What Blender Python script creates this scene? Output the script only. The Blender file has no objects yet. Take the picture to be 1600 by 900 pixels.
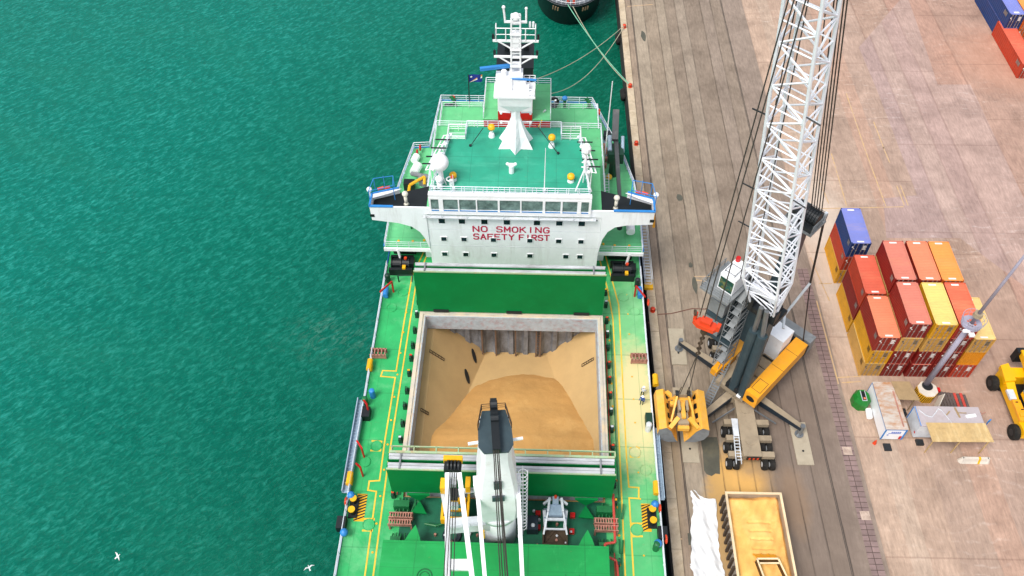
import bpy, math, random
from mathutils import Vector, Matrix, noise as mnoise
random.seed(7)
PI = math.pi
scn = bpy.context.scene
COL = scn.collection

# ------------------------------------------------------------------ helpers
def C(h):
    h = h.lstrip('#')
    v = [int(h[i:i+2], 16)/255 for i in (0, 2, 4)]
    return tuple(((c/12.92) if c <= .04045 else ((c+.055)/1.055)**2.4) for c in v)

class MB:
    """collects shapes into one mesh"""
    def __init__(s):
        s.v = []; s.f = []; s.m = []; s.M = Matrix.Identity(4); s.mi = 0
    def add(s, vs, fs):
        o = len(s.v)
        s.v += [tuple(s.M @ Vector(p)) for p in vs]
        s.f += [tuple(i+o for i in f) for f in fs]
        s.m += [s.mi]*len(fs)
        return s
    def box(s, x0, x1, y0, y1, z0, z1):
        return s.add([(x0,y0,z0),(x1,y0,z0),(x1,y1,z0),(x0,y1,z0),(x0,y0,z1),(x1,y0,z1),(x1,y1,z1),(x0,y1,z1)],
                     [(0,3,2,1),(4,5,6,7),(0,1,5,4),(1,2,6,5),(2,3,7,6),(3,0,4,7)])
    def cbox(s, c, sx, sy, sz, rz=0):
        M = s.M; s.M = M @ Matrix.Translation(c) @ Matrix.Rotation(rz, 4, 'Z')
        s.box(-sx/2, sx/2, -sy/2, sy/2, -sz/2, sz/2); s.M = M; return s
    def frame(s, p, q, up=(0,0,1)):
        p = Vector(p); q = Vector(q); d = (q-p); L = d.length; d = d.normalized(); u = Vector(up)
        if abs(d.dot(u)) > .98: u = Vector((0,1,0))
        x = d.cross(u).normalized(); y = x.cross(d).normalized()
        return p, q, x, y
    def beam(s, p, q, w, h, up=(0,0,1), w2=None, h2=None):
        p, q, x, y = s.frame(p, q, up); w2 = w if w2 is None else w2; h2 = h if h2 is None else h2
        vs = []
        for c, a, b in ((p, w/2, h/2), (q, w2/2, h2/2)):
            vs += [c-x*a-y*b, c+x*a-y*b, c+x*a+y*b, c-x*a+y*b]
        return s.add([tuple(v) for v in vs], [(0,1,2,3),(7,6,5,4),(0,4,5,1),(1,5,6,2),(2,6,7,3),(3,7,4,0)])
    def tube(s, p, q, r, r2=None, n=6):
        p, q, x, y = s.frame(p, q); r2 = r if r2 is None else r2
        vs = []
        for c, a in ((p, r), (q, r2)):
            for i in range(n):
                t = 2*PI*i/n; vs.append(tuple(c + x*a*math.cos(t) + y*a*math.sin(t)))
        fs = [(i, (i+1) % n, n+(i+1) % n, n+i) for i in range(n)] + [tuple(range(n))[::-1], tuple(range(n, 2*n))]
        return s.add(vs, fs)
    def path(s, pts, r, n=5):
        for a, b in zip(pts, pts[1:]): s.tube(a, b, r, n=n)
        return s
    def prism(s, poly, z0, z1):
        n = len(poly)
        ar = sum(poly[i][0]*poly[(i+1) % n][1]-poly[(i+1) % n][0]*poly[i][1] for i in range(n))
        if ar < 0: poly = poly[::-1]
        return s.add([(x, y, z0) for x, y in poly]+[(x, y, z1) for x, y in poly],
                     [tuple(range(n))[::-1], tuple(range(n, 2*n))]+[(i, (i+1) % n, n+(i+1) % n, n+i) for i in range(n)])
    def prismY(s, poly, y0, y1):
        M = s.M; s.M = M @ Matrix(((1,0,0,0),(0,0,1,0),(0,1,0,0),(0,0,0,1)))
        s.prism(poly, y0, y1); s.M = M; return s
    def prismX(s, poly, x0, x1):   # poly in (y,z)
        M = s.M; s.M = M @ Matrix(((0,0,1,0),(1,0,0,0),(0,1,0,0),(0,0,0,1)))
        s.prism(poly, x0, x1); s.M = M; return s
    def cyl(s, c, r, z0, z1, n=16, r2=None):
        return s.tube((c[0], c[1], z0), (c[0], c[1], z1), r, r2, n)
    def sphere(s, c, r, n=10, sz=1, half=False):
        vs = []; fs = []; m = n//2; k0 = 0
        for j in range(m+1):
            ph = -PI/2 + PI*j/m
            if half: ph = PI/2*j/m
            for i in range(n):
                t = 2*PI*i/n
                vs.append((c[0]+r*math.cos(ph)*math.cos(t), c[1]+r*math.cos(ph)*math.sin(t), c[2]+r*sz*math.sin(ph)))
        for j in range(m):
            for i in range(n):
                fs.append((j*n+i, j*n+(i+1) % n, (j+1)*n+(i+1) % n, (j+1)*n+i))
        return s.add(vs, fs)
    def ring(s, c, R, r, axis='Z', n=12, m=5, a0=0, a1=2*PI):
        pts = []
        for i in range(n+1):
            t = a0+(a1-a0)*i/n; a, b = R*math.cos(t), R*math.sin(t)
            pts.append({'Z': (c[0]+a, c[1]+b, c[2]), 'X': (c[0], c[1]+a, c[2]+b), 'Y': (c[0]+a, c[1], c[2]+b)}[axis])
        return s.path(pts, r, m)
    def quad(s, *p): return s.add(list(p), [tuple(range(len(p)))])
    def pieces(s, tol=.3):
        n = len(s.v); par = list(range(n))
        def f(a, p):
            while p[a] != a: p[a] = p[p[a]]; a = p[a]
            return a
        for fc in s.f:
            a = f(fc[0], par)
            for k in fc[1:]:
                b = f(k, par)
                if a != b: par[b] = a
        bb = {}
        for i, c in enumerate(s.v):
            r = f(i, par); b = bb.get(r)
            if b is None: bb[r] = [*c, *c]
            else:
                for k in range(3): b[k] = min(b[k], c[k]); b[3+k] = max(b[3+k], c[k])
        ks = list(bb); L = list(bb.values()); m = len(L)
        if m == 1 or m > 400: return [s]
        p = list(range(m))
        for i in range(m):
            A = L[i]
            for j in range(i):
                B = L[j]
                if A[0]-tol <= B[3] and B[0]-tol <= A[3] and A[1]-tol <= B[4] and B[1]-tol <= A[4] and A[2]-tol <= B[5] and B[2]-tol <= A[5]: p[f(i, p)] = f(j, p)
        cl = {k: f(i, p) for i, k in enumerate(ks)}
        if len(set(cl.values())) == 1: return [s]
        out = {}
        for fc, mi in zip(s.f, s.m):
            q = out.setdefault(cl[f(fc[0], par)], (MB(), {}))
            mb, mp = q
            for k in fc:
                if k not in mp: mp[k] = len(mb.v); mb.v.append(s.v[k])
            mb.f.append(tuple(mp[k] for k in fc)); mb.m.append(mi)
        return [q[0] for q in out.values()]
    def build(s, name, mats, parent=None, smooth=False, org=None, split=True):
        if parent is not None and split and len(s.v) < 20000:
            parts = s.pieces()
            if 1 < len(parts) <= 60:
                return [q.build(name, mats, parent, smooth, org, False) for q in parts][0]
        me = bpy.data.meshes.new(name)
        if parent is not None:
            r = parent
            while r.parent: r = r.parent
            org = ORG[r.name]
        org = org or (0, 0, 0)
        me.from_pydata([(a-org[0], b-org[1], c-org[2]) for a, b, c in s.v], [], s.f)
        if not isinstance(mats, (list, tuple)): mats = [mats]
        for m in mats: me.materials.append(m)
        if len(mats) > 1:
            for p, i in zip(me.polygons, s.m): p.material_index = i
        if smooth:
            for p in me.polygons: p.use_smooth = True
        me.update()
        o = bpy.data.objects.new(name, me); COL.objects.link(o)
        if parent is not None: o.parent = parent
        else: o.location = org
        return o
ORG = {}
def tag(o, label=None, cat=None, group=None, kind=None):
    if label: o['label'] = label
    if cat: o['category'] = cat
    if group: o['group'] = group
    if kind: o['kind'] = kind
    return o
def thing(name, label, cat, org, group=None, rz=0, loc=None):
    o = bpy.data.objects.new(name, None); COL.objects.link(o)
    o.empty_display_size = .5
    o.location = loc or org; o.rotation_euler = (0, 0, rz)
    ORG[o.name] = tuple(org)
    return tag(o, label, cat, group)
def solo(mb, name, mats, label, cat, org, group=None, smooth=False):
    return tag(mb.build(name, mats, None, smooth, org), label, cat, group)
def struct(mb, name, mats, smooth=False):
    return tag(mb.build(name, mats, None, smooth), kind='structure')
def copy_tree(o, parent=None):
    c = o.copy(); COL.objects.link(c); c.parent = parent
    for ch in o.children: copy_tree(ch, c)
    return c
def rail(pts, h=1.05, sp=1.8, r=.035, mb=None, levels=(1, .66, .33), loop=False):
    mb = mb or MB()
    if loop: pts = pts+[pts[0]]
    for a, b in zip(pts, pts[1:]):
        A = Vector(a); B = Vector(b); L = (B-A).length; n = max(1, round(L/sp))
        for k in levels: mb.tube(A+Vector((0,0,h*k)), B+Vector((0,0,h*k)), r if k == 1 else r*.75, n=4)
        for i in range(n+1):
            p = A.lerp(B, i/n); mb.tube(p, p+Vector((0,0,h)), r, n=4)
    return mb

# ------------------------------------------------------------------ materials
def nodes(name):
    m = bpy.data.materials.new(name); m.use_nodes = True
    nt = m.node_tree; b = nt.nodes['Principled BSDF']
    return m, nt, b
def N(nt, t, **k):
    n = nt.nodes.new(t)
    for a, v in k.items():
        if a in n.inputs.keys(): n.inputs[a].default_value = v
        else: setattr(n, a, v)
    return n
def noise(nt, scale, detail=4, rough=.6, vec=None, dist=0):
    n = N(nt, 'ShaderNodeTexNoise'); n.inputs['Scale'].default_value = scale
    n.inputs['Detail'].default_value = detail; n.inputs['Roughness'].default_value = rough; n.inputs['Distortion'].default_value = dist
    if vec: nt.links.new(vec, n.inputs['Vector'])
    return n.outputs['Fac']
def ramp(nt, fac, stops, interp='LINEAR'):
    r = N(nt, 'ShaderNodeValToRGB'); r.color_ramp.interpolation = interp
    els = r.color_ramp.elements
    while len(els) < len(stops): els.new(.5)
    for e, (p, c) in zip(els, stops):
        e.position = p; e.color = (c, c, c, 1) if isinstance(c, (int, float)) else (*c, 1)
    nt.links.new(fac, r.inputs['Fac']); return r.outputs['Color']
def mix(nt, fac, a, b, mode='MIX'):
    m = N(nt, 'ShaderNodeMix', data_type='RGBA', blend_type=mode)
    for s, v in ((m.inputs['Factor'], fac), (m.inputs['A'], a), (m.inputs['B'], b)):
        if isinstance(v, bpy.types.NodeSocket): nt.links.new(v, s)
        elif isinstance(v, (int, float)): s.default_value = v
        else: s.default_value = (*v, 1)
    # Mix node exposes several A/B sockets: use the colour ones
    return m
def mixc(nt, fac, a, b, mode='MIX'):
    m = nt.nodes.new('ShaderNodeMix'); m.data_type = 'RGBA'; m.blend_type = mode
    F, A, B = m.inputs[0], m.inputs[6], m.inputs[7]
    for s, v in ((F, fac), (A, a), (B, b)):
        if isinstance(v, bpy.types.NodeSocket): nt.links.new(v, s)
        elif isinstance(v, (int, float)): s.default_value = v if s is F else (v, v, v, 1)
        else: s.default_value = (*v, 1)
    return m.outputs[2]
def math_(nt, op, a, b=0, clamp=False):
    m = N(nt, 'ShaderNodeMath', operation=op, use_clamp=clamp)
    for i, v in enumerate((a, b)):
        if isinstance(v, bpy.types.NodeSocket): nt.links.new(v, m.inputs[i])
        else: m.inputs[i].default_value = v
    return m.outputs[0]
def coord(nt, scale=None, rot=0):
    tc = N(nt, 'ShaderNodeTexCoord'); o = tc.outputs['Object']
    if scale or rot:
        if rot and scale:
            m0 = N(nt, 'ShaderNodeMapping'); nt.links.new(o, m0.inputs['Vector']); m0.inputs['Rotation'].default_value = (0, 0, rot); o = m0.outputs['Vector']; rot = 0
        mp = N(nt, 'ShaderNodeMapping'); nt.links.new(o, mp.inputs['Vector'])
        if rot: mp.inputs['Rotation'].default_value = (0, 0, rot)
        if scale: mp.inputs['Scale'].default_value = scale
        o = mp.outputs['Vector']
    return o
def blob(nt, cx, cy, rx, ry, edge=.5, ns=.6, na=.7):
    """soft noisy elliptical mask in object x,y"""
    o = coord(nt); sx = N(nt, 'ShaderNodeSeparateXYZ'); nt.links.new(o, sx.inputs[0])
    a = math_(nt, 'DIVIDE', math_(nt, 'SUBTRACT', sx.outputs[0], cx), rx)
    b = math_(nt, 'DIVIDE', math_(nt, 'SUBTRACT', sx.outputs[1], cy), ry)
    d = math_(nt, 'SQRT', math_(nt, 'ADD', math_(nt, 'MULTIPLY', a, a), math_(nt, 'MULTIPLY', b, b)))
    d = math_(nt, 'ADD', d, math_(nt, 'MULTIPLY', math_(nt, 'SUBTRACT', noise(nt, ns, 6, .7, o), .5), na))
    return ramp(nt, d, [(1-edge, 1.), (1, 0.)])
def mat(name, col, rough=.55, metal=0, var=.12, scale=.6, dirt=None, amt=0., dscale=.35, bump=0., bscale=6, stretch=None, blobs=(), spec=.5, streak=None, seams=None):
    if isinstance(col, str): col = C(col)
    if min(col) < .6 or max(col)-min(col) > .15: col = tuple(v*.88 for v in col)
    m, nt, b = nodes(name)
    o = coord(nt, stretch)
    n1 = noise(nt, scale, 5, .65, o)
    lo = tuple(max(0, c*(1-var*1.6)) for c in col); hi = tuple(min(1, c*(1+var*1.2)) for c in col)
    c = ramp(nt, n1, [(.3, lo), (.7, hi)])
    if dirt is not None and amt > 0:
        if isinstance(dirt, str): dirt = C(dirt)
        n2 = noise(nt, dscale, 8, .72, coord(nt, streak), .3)
        f = ramp(nt, n2, [(max(0, .62-amt*.3), 0.), (min(1, .78-amt*.15), min(1, amt*1.3))])
        c = mixc(nt, f, c, dirt)
    for (cx, cy, rx, ry, bc, k) in blobs:
        f = math_(nt, 'MULTIPLY', blob(nt, cx, cy, rx, ry), k)
        c = mixc(nt, f, c, C(bc) if isinstance(bc, str) else bc)
    nt.links.new(c, b.inputs['Base Color'])
    b.inputs['Roughness'].default_value = rough; b.inputs['Metallic'].default_value = metal
    b.inputs['Specular IOR Level'].default_value = spec
    if seams:   # welded plate seams and small rust blooms
        for ax, st in ((0, seams[0]), (1, seams[1])):
            sx = N(nt, 'ShaderNodeSeparateXYZ'); nt.links.new(coord(nt), sx.inputs[0])
            t = math_(nt, 'ABSOLUTE', math_(nt, 'SUBTRACT', math_(nt, 'FRACT', math_(nt, 'DIVIDE', sx.outputs[ax], st)), .5))
            c = mixc(nt, math_(nt, 'MULTIPLY', ramp(nt, t, [(.006, 1.), (.014, 0.)]), .45), c, tuple(v*.5 for v in col))
        f = ramp(nt, noise(nt, 1.7, 8, .8, coord(nt)), [(.62, 0.), (.72, .7)])
        c = mixc(nt, f, c, C('#8a6a48'))
        f = ramp(nt, noise(nt, .9, 9, .8, coord(nt, (1, .35, 1)), .6), [(.58, 0.), (.72, .45)])
        c = mixc(nt, f, c, tuple(min(1, v*1.5+.06) for v in col))
        nt.links.new(c, b.inputs['Base Color'])
    if bump:
        bp_ = N(nt, 'ShaderNodeBump'); bp_.inputs['Strength'].default_value = bump; bp_.inputs['Distance'].default_value = .05
        nt.links.new(noise(nt, bscale, 6, .7, coord(nt)), bp_.inputs['Height']); nt.links.new(bp_.outputs[0], b.inputs['Normal'])
    return m

M = {}
M['white'] = mat('white_paint', '#f0f1f3', .45, dirt='#b9aa92', amt=.25, dscale=.9, var=.04)
M['wall'] = mat('superstructure_white', '#f0f3f6', .45, dirt='#b8b6b0', amt=.4, dscale=.35, var=.03, streak=(1.5, 1.5, .2))
M['whitegrey'] = mat('light_grey_paint', '#ccd1d6', .5, dirt='#8e8a82', amt=.35, dscale=.8)
M['grey'] = mat('grey_paint', '#85898b', .55, dirt='#4a4640', amt=.4, dscale=.8)
M['slate'] = mat('dark_slate_paint', '#35474e', .5, dirt='#4d5a5c', amt=.35, dscale=.7)
M['dark'] = mat('dark_paint', '#1d2226', .5, dirt='#4b463c', amt=.3, dscale=1.2)
M['black'] = mat('black_paint', '#0c1418', .5, dirt='#1d2a2e', amt=.2, dscale=.9)
M['rubber'] = mat('tyre_rubber', '#14120f', .85, dirt='#4d4233', amt=.3, dscale=1.5)
M['deck'] = mat('main_deck_green', '#2ab062', .6, var=.1, scale=.5, dirt='#8fd09a', amt=.35, dscale=.22,
                blobs=[(14.5, 6, 5, 22, '#a9cf9a', .35), (13, -16, 4, 12, '#7fc98a', .25), (14.4, 2.5, 3.6, 10, '#e8cc98', .75)], bump=.1, seams=(2.7, 6.))
M['deckdark'] = mat('cross_deck_green', '#12684a', .5, var=.2, scale=.4, dirt='#0d4436', amt=.5, dscale=.4)
M['lightdeck'] = mat('upper_deck_light_green', '#66c685', .55, var=.07, scale=.7, dirt='#8fd29e', amt=.3, dscale=.4, seams=(3.1, 3.7))
M['compass'] = mat('compass_deck_teal', '#2a9f80', .5, var=.1, scale=.35, dirt='#5fbfa2', amt=.4, dscale=.25, streak=(.3, 1.2, 1), seams=(3.3, 4.1))
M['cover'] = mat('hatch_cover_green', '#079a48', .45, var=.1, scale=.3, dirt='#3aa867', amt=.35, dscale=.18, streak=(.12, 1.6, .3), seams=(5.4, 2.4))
M['coverface'] = mat('hatch_cover_face_green', (.0, .20, .045), .6, var=.08, scale=.25, dirt=(.0, .24, .07), amt=.25, dscale=.5, spec=.15)  # darker green than the closed cover top, used on upright panels
M['rusty'] = mat('coaming_grey_rusty', '#b4bfc6', .6, var=.12, scale=1.2, dirt='#a03a28', amt=.42, dscale=1.6, streak=(1, 1, 1))
M['coaming_top'] = mat('coaming_top_dusty', '#c9c2b4', .6, var=.1, scale=.8, dirt='#dcc095', amt=.6, dscale=.4)
M['bulk'] = mat('hold_bulkhead_grey', '#8e949e', .6, var=.2, scale=.7, dirt='#3d3430', amt=.6, dscale=.5, streak=(1, 1, .4))
M['holddust'] = mat('hold_plating_dusted', '#cba873', .8, var=.06, scale=.3, dirt='#b3935f', amt=.35, dscale=.22, streak=(1, .5, .5))
M['grain'] = mat('grain', '#cf9c5a', .95, var=.05, scale=.35, dirt='#dbb070', amt=.35, dscale=.25, bump=.8, bscale=3.5)
M['grain2'] = mat('grain_in_bin', '#efb662', .95, var=.08, scale=.9, dirt='#f8c67c', amt=.5, dscale=.5, bump=.3, bscale=5)
M['graincover'] = mat('grain_dust_thin', '#d9a55c', .9, var=.1, scale=.6)
M['yline'] = mat('yellow_line_paint', '#f0c63c', .6, dirt='#c9cf80', amt=.3, dscale=1.2)
M['yellow'] = mat('yellow_paint', '#f5b712', .45, dirt='#b98a2a', amt=.25, dscale=1.2)
M['orange'] = mat('orange_yellow_paint', '#f7a81e', .42, var=.06, dirt='#c98f3e', amt=.4, dscale=.9)
M['grabpaint'] = mat('dusty_grab_paint', '#f6b540', .5, var=.08, dirt='#cfa565', amt=.55, dscale=1.2)
M['reachy'] = mat('reach_yellow_paint', '#f8b803', .4, var=.05, dirt='#c69112', amt=.2, dscale=.9)
M['redorange'] = mat('red_orange_paint', '#e2461f', .45, dirt='#8d2c16', amt=.35, dscale=1.5)
M['red'] = mat('red_paint', '#cf1414', .45, dirt='#8a1412', amt=.2, dscale=.8)
M['letter'] = mat('crimson_lettering', '#c8244e', .5, var=.05)
M['blue'] = mat('light_blue_paint', '#2f86cf', .45, var=.08)
M['navy'] = mat('navy_paint', '#1c2a36', .5, dirt='#4c4a44', amt=.3)
M['pblue'] = mat('pale_blue_grey_paint', '#9fb4c6', .5, dirt='#5d6f80', amt=.4, dscale=1.2)
M['green'] = mat('fitting_green', '#13703c', .5, dirt='#0c3a24', amt=.4, dscale=1.5)
M['dkgreen'] = mat('fitting_dark_green', '#0d3b2a', .5, dirt='#3a2a20', amt=.4, dscale=1.5)
M['bingreen'] = mat('skip_green', '#0f7a26', .45, dirt='#0a4518', amt=.3)
M['glass'] = mat('window_glass', '#7a928e', .12, var=.45, scale=.8, spec=.8)  # pale, uneven tone puts reflected light into the glass colour
M['portglass'] = mat('port_window_glass', '#20303a', .15, var=.4, scale=.4, spec=.7)
M['tan'] = mat('chassis_tan_dusty', '#a3937b', .7, var=.1, dirt='#6f6252', amt=.4, dscale=.8)
M['steel'] = mat('bare_steel', '#8b8f92', .35, metal=.6, dirt='#5a544c', amt=.3)
M['plate'] = mat('outrigger_plate', '#b5a993', .7, var=.08, dirt='#7c705e', amt=.4, dscale=.6)
M['rope'] = mat('wire_rope', '#3a3631', .6)
M['mrope'] = mat('mooring_rope', '#b8b49a', .9)
M['gmrope'] = mat('green_mooring_rope', '#7fc7a6', .9)
M['boom'] = mat('boom_white', '#eceef4', .45, var=.05, dirt='#b5b2b0', amt=.25, dscale=.6)
M['pipe'] = mat('cable_dark', '#2c2420', .6)
M['hose'] = mat('rust_hose', '#7d5548', .8)
M['redpipe'] = mat('red_pipe', '#c8483c', .5, dirt='#8a4a3c', amt=.3)
M['rustpink'] = mat('rusty_pink_frame', '#bd8574', .7, dirt='#5d3a30', amt=.5, dscale=2)
M['wood'] = mat('plywood', '#c7a873', .8, var=.15, scale=1.2, dirt='#ead6a6', amt=.4, dscale=.7, streak=(2.2, .3, 1))
M['ladderbrown'] = mat('dusty_ladder_steel', '#7a6455', .7, dirt='#4a3a32', amt=.4)
M['woodold'] = mat('old_plywood', '#a58b66', .85, var=.1, scale=1.5, dirt='#8c7350', amt=.4)
M['roofrust'] = mat('cabin_roof_rusty', '#c9c0b6', .75, var=.08, dirt='#a9713f', amt=.75, dscale=.9, streak=(.8, 1.6, 1))
M['roofgrey'] = mat('cabin_roof_grey', '#b9afb2', .75, var=.07, dirt='#97857b', amt=.45, dscale=.6)
M['tarp'] = mat('white_tarpaulin', '#dfe0e0', .6, var=.04, dirt='#c9b9a4', amt=.3, dscale=.8, bump=.5, bscale=1.5)
M['barrier'] = mat('barrier_white', '#dcd3c6', .7, dirt='#bfa68c', amt=.4)
M['skin'] = mat('skin', '#a06d4f', .6)
M['boiler'] = mat('boiler_suit_blue', '#2b4f9a', .8)
M['trous'] = mat('dark_green_trousers', '#1d3d2c', .8)
M['gull'] = mat('gull_white', '#cfd8d6', .8)
M['mudbrown'] = mat('grab_brown', '#4b3a28', .8, dirt='#2a2018', amt=.5, dscale=2)
M['hull'] = mat('hull_blue', '#16509b', .45, dirt='#0d2f60', amt=.3)
M['hullred'] = mat('antifouling_red', '#6b221a', .6)
M['bluewhite'] = mat('railing_white', '#dde3ec', .5)
M['blackhull'] = mat('black_hull', '#0e1216', .4, dirt='#3d2a24', amt=.2, dscale=.4)
M['tape'] = mat('hazard_black', '#1a1712', .6)

# ------------------------------------------------------------------ setting
WZ = -2.6
m, nt, b = nodes('sea_water')
o = coord(nt, (.6, 1.35, 1), math.radians(-42))
n1 = noise(nt, 1.7, 7, .62, o, .5); n2 = noise(nt, 3.6, 3, .6, o, .2); n3 = noise(nt, .03, 3, .5, coord(nt)); sxw = N(nt, 'ShaderNodeSeparateXYZ'); nt.links.new(coord(nt), sxw.inputs[0])
n4 = noise(nt, .28, 3, .6, o, .3)
h = math_(nt, 'ADD', math_(nt, 'ADD', n1, math_(nt, 'MULTIPLY', n2, .3)), math_(nt, 'MULTIPLY', n4, .7))
bm_ = N(nt, 'ShaderNodeBump'); bm_.inputs['Strength'].default_value = .8; bm_.inputs['Distance'].default_value = .3
nt.links.new(h, bm_.inputs['Height']); nt.links.new(bm_.outputs[0], b.inputs['Normal'])
c = ramp(nt, n1, [(.25, C('#045543')), (.5, C('#08694f')), (.72, C('#2a8d76'))])  # crests pale, troughs dark: ripple light and shade put into the colour
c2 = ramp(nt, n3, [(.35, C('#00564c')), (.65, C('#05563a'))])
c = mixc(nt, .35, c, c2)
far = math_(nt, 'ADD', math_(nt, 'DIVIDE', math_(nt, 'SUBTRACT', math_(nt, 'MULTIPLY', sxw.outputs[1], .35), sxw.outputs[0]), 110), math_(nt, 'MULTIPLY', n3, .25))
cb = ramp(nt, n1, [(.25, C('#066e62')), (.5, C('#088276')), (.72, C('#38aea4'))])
c = mixc(nt, ramp(nt, far, [(.35, 0.), (1., .8)]), c, cb)   # far-left sky sheen put into the colour as paler, bluer water
n5 = noise(nt, .07, 5, .6, coord(nt, (.5, 1.3, 1), .6), .8)
c = mixc(nt, ramp(nt, n5, [(.45, 0.), (.7, .35)]), c, C('#1f7f6a'))   # wind patches
foam = math_(nt, 'MULTIPLY', math_(nt, 'MULTIPLY', blob(nt, -25, 64, 9, 5, .9, .5, 1.4), ramp(nt, noise(nt, .8, 8, .8, o, 1.), [(.5, 0.), (.62, 1.)])), .3)
c = mixc(nt, foam, c, C('#8fb8a8'))
c = mixc(nt, 1., c, (.66, .72, .69), 'MULTIPLY')
nt.links.new(c, b.inputs['Base Color']); b.inputs['Roughness'].default_value = .12; b.inputs['IOR'].default_value = 1.33; b.inputs['Specular IOR Level'].default_value = .12
M['water'] = m
mb = MB()   # the sheet leaves out the inside of the hull
hx0, hx1, hy0, hy1 = -16.5, 12.0, 20, 72
for a0, b0, a1, b1 in ((-1500, -800, 15.4, hy0), (-1500, hy1, 15.4, 2500), (-1500, hy0, hx0, hy1), (hx1, hy0, 15.4, hy1)):
    mb.quad((a0, b0, WZ), (a1, b0, WZ), (a1, b1, WZ), (a0, b1, WZ))
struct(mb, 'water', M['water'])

def strips(name, x0, x1, seams, tints, seamcol, sw, wob=.05, rough=.85, blobs=(), swirl=None, joints=None, seamk=.85):
    m, nt, b = nodes(name); o = coord(nt)
    sx = N(nt, 'ShaderNodeSeparateXYZ'); nt.links.new(o, sx.inputs[0])
    X = math_(nt, 'ADD', sx.outputs[0], math_(nt, 'MULTIPLY', math_(nt, 'SUBTRACT', noise(nt, .9, 5, .7, o), .5), wob*2))
    t = math_(nt, 'DIVIDE', math_(nt, 'SUBTRACT', X, x0), x1-x0)
    P = lambda x: min(1, max(0, (x-x0)/(x1-x0)))
    DK = lambda h_: tuple(v*.88 for v in C(h_))
    c = ramp(nt, t, [(0, DK(tints[0]))]+[(P(s), DK(k)) for s, k in zip(seams, tints[1:])], 'CONSTANT')
    st = []
    for s in seams[:10]: st += [(P(s-sw), 0.), (P(s), 1.), (P(s+sw), 0.)]
    f = ramp(nt, t, st)
    cl = mixc(nt, 1., c, ramp(nt, noise(nt, .22, 8, .68, o, .5), [(.3, (.72, .70, .68)), (.7, (1.18, 1.17, 1.15))]), 'MULTIPLY')
    cl = mixc(nt, 1., cl, ramp(nt, noise(nt, 2.2, 6, .75, coord(nt, (1.6, .25, 1))), [(.25, (.66, .66, .66)), (.75, (1.24, 1.24, 1.24))]), 'MULTIPLY')
    cl = mixc(nt, math_(nt, 'MULTIPLY', ramp(nt, noise(nt, .5, 9, .75, o, 1.5), [(.56, 0.), (.74, 1.)]), .5), cl, tuple(v*.45 for v in C(tints[0])))
    if swirl:   # curved tyre scuffs
        w = N(nt, 'ShaderNodeTexWave', wave_type='RINGS'); w.inputs['Scale'].default_value = .25; w.inputs['Distortion'].default_value = 14
        w.inputs['Detail'].default_value = 3; w.inputs['Detail Scale'].default_value = .5
        nt.links.new(o, w.inputs['Vector'])
        msk = ramp(nt, noise(nt, .07, 3, .6, o), [(.45, 0.), (.62, 1.)])
        thin = ramp(nt, math_(nt, 'MULTIPLY', w.outputs['Fac'], noise(nt, 1.1, 4, .7, o)), [(.45, 0.), (.75, 1.)])
        cl = mixc(nt, math_(nt, 'MULTIPLY', math_(nt, 'MULTIPLY', msk, thin), .45), cl, C(swirl))
    for (cx, cy, rx, ry, bc, k) in blobs:
        cl = mixc(nt, math_(nt, 'MULTIPLY', blob(nt, cx, cy, rx, ry), k), cl, C(bc))
    cl = mixc(nt, math_(nt, 'MULTIPLY', math_(nt, 'MULTIPLY', f, seamk), ramp(nt, noise(nt, .15, 4, .7, o), [(.35, .3), (.6, 1.)])), cl, C(seamcol))
    if joints:
        ty = math_(nt, 'ABSOLUTE', math_(nt, 'SUBTRACT', math_(nt, 'FRACT', math_(nt, 'DIVIDE', math_(nt, 'ADD', sx.outputs[1], math_(nt, 'MULTIPLY', noise(nt, .6, 4, .7, o), .2)), joints)), .5))
        cl = mixc(nt, math_(nt, 'MULTIPLY', ramp(nt, ty, [(.004, 1.), (.009, 0.)]), .3), cl, C(seamcol))
    nt.links.new(cl, b.inputs['Base Color']); b.inputs['Roughness'].default_value = rough; b.inputs['Specular IOR Level'].default_value = .25
    bm_ = N(nt, 'ShaderNodeBump'); bm_.inputs['Strength'].default_value = .35; bm_.inputs['Distance'].default_value = .04
    nt.links.new(math_(nt, 'SUBTRACT', noise(nt, 4, 8, .75, o), f), bm_.inputs['Height']); nt.links.new(bm_.outputs[0], b.inputs['Normal'])
    return m
M['quay'] = strips('quay_concrete', 15, 37.5, [16.3, 17.4, 19.5, 21.7, 23.3, 25.1, 26.8, 29.6, 31.5, 33.5],
    ['#bcaa92', '#a08e7c', '#a89a88', '#998a79', '#a19382', '#938475', '#9d8f80', '#908173', '#98897c', '#938476', '#97877b'],
    '#2e2722', .11, .07, blobs=[(23.5, 43, 4.2, 5.5, '#dba95c', .85), (21, 38, 2.2, 9, '#b8935a', .7), (16, 48, 1.6, 14, '#b09a78', .5), (29, 41, 2, 5, '#b08a60', .5), (25, 46, 3, 3, '#9c8466', .6), (31, 42, 6.5, 26, '#6f6158', .6)])
M['yard'] = strips('yard_concrete', 36, 100, [37.2, 39.6, 41.6, 44.6, 48.6, 51.6, 56.5, 62.5, 70, 80],
    ['#b9a08c', '#bfa592', '#bfa896', '#b99f8d', '#b39a8a', '#bb9b89', '#b49a8b', '#b29686', '#b89484', '#b39384', '#b19284'],
    '#6b5044', .09, .25, blobs=[(41, 75, 5, 22, '#d6c6b6', .5), (52, 62, 14, 12, '#b08e7a', .35), (80, 120, 14, 12, '#c08c72', .4)], swirl='#e0cfc4', joints=14., seamk=.5)
mb = MB(); mb.quad((15.3, -600, 0), (37.2, -600, 0), (37.2, 2500, 0), (15.3, 2500, 0)); struct(mb, 'quay', M['quay'])
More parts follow.
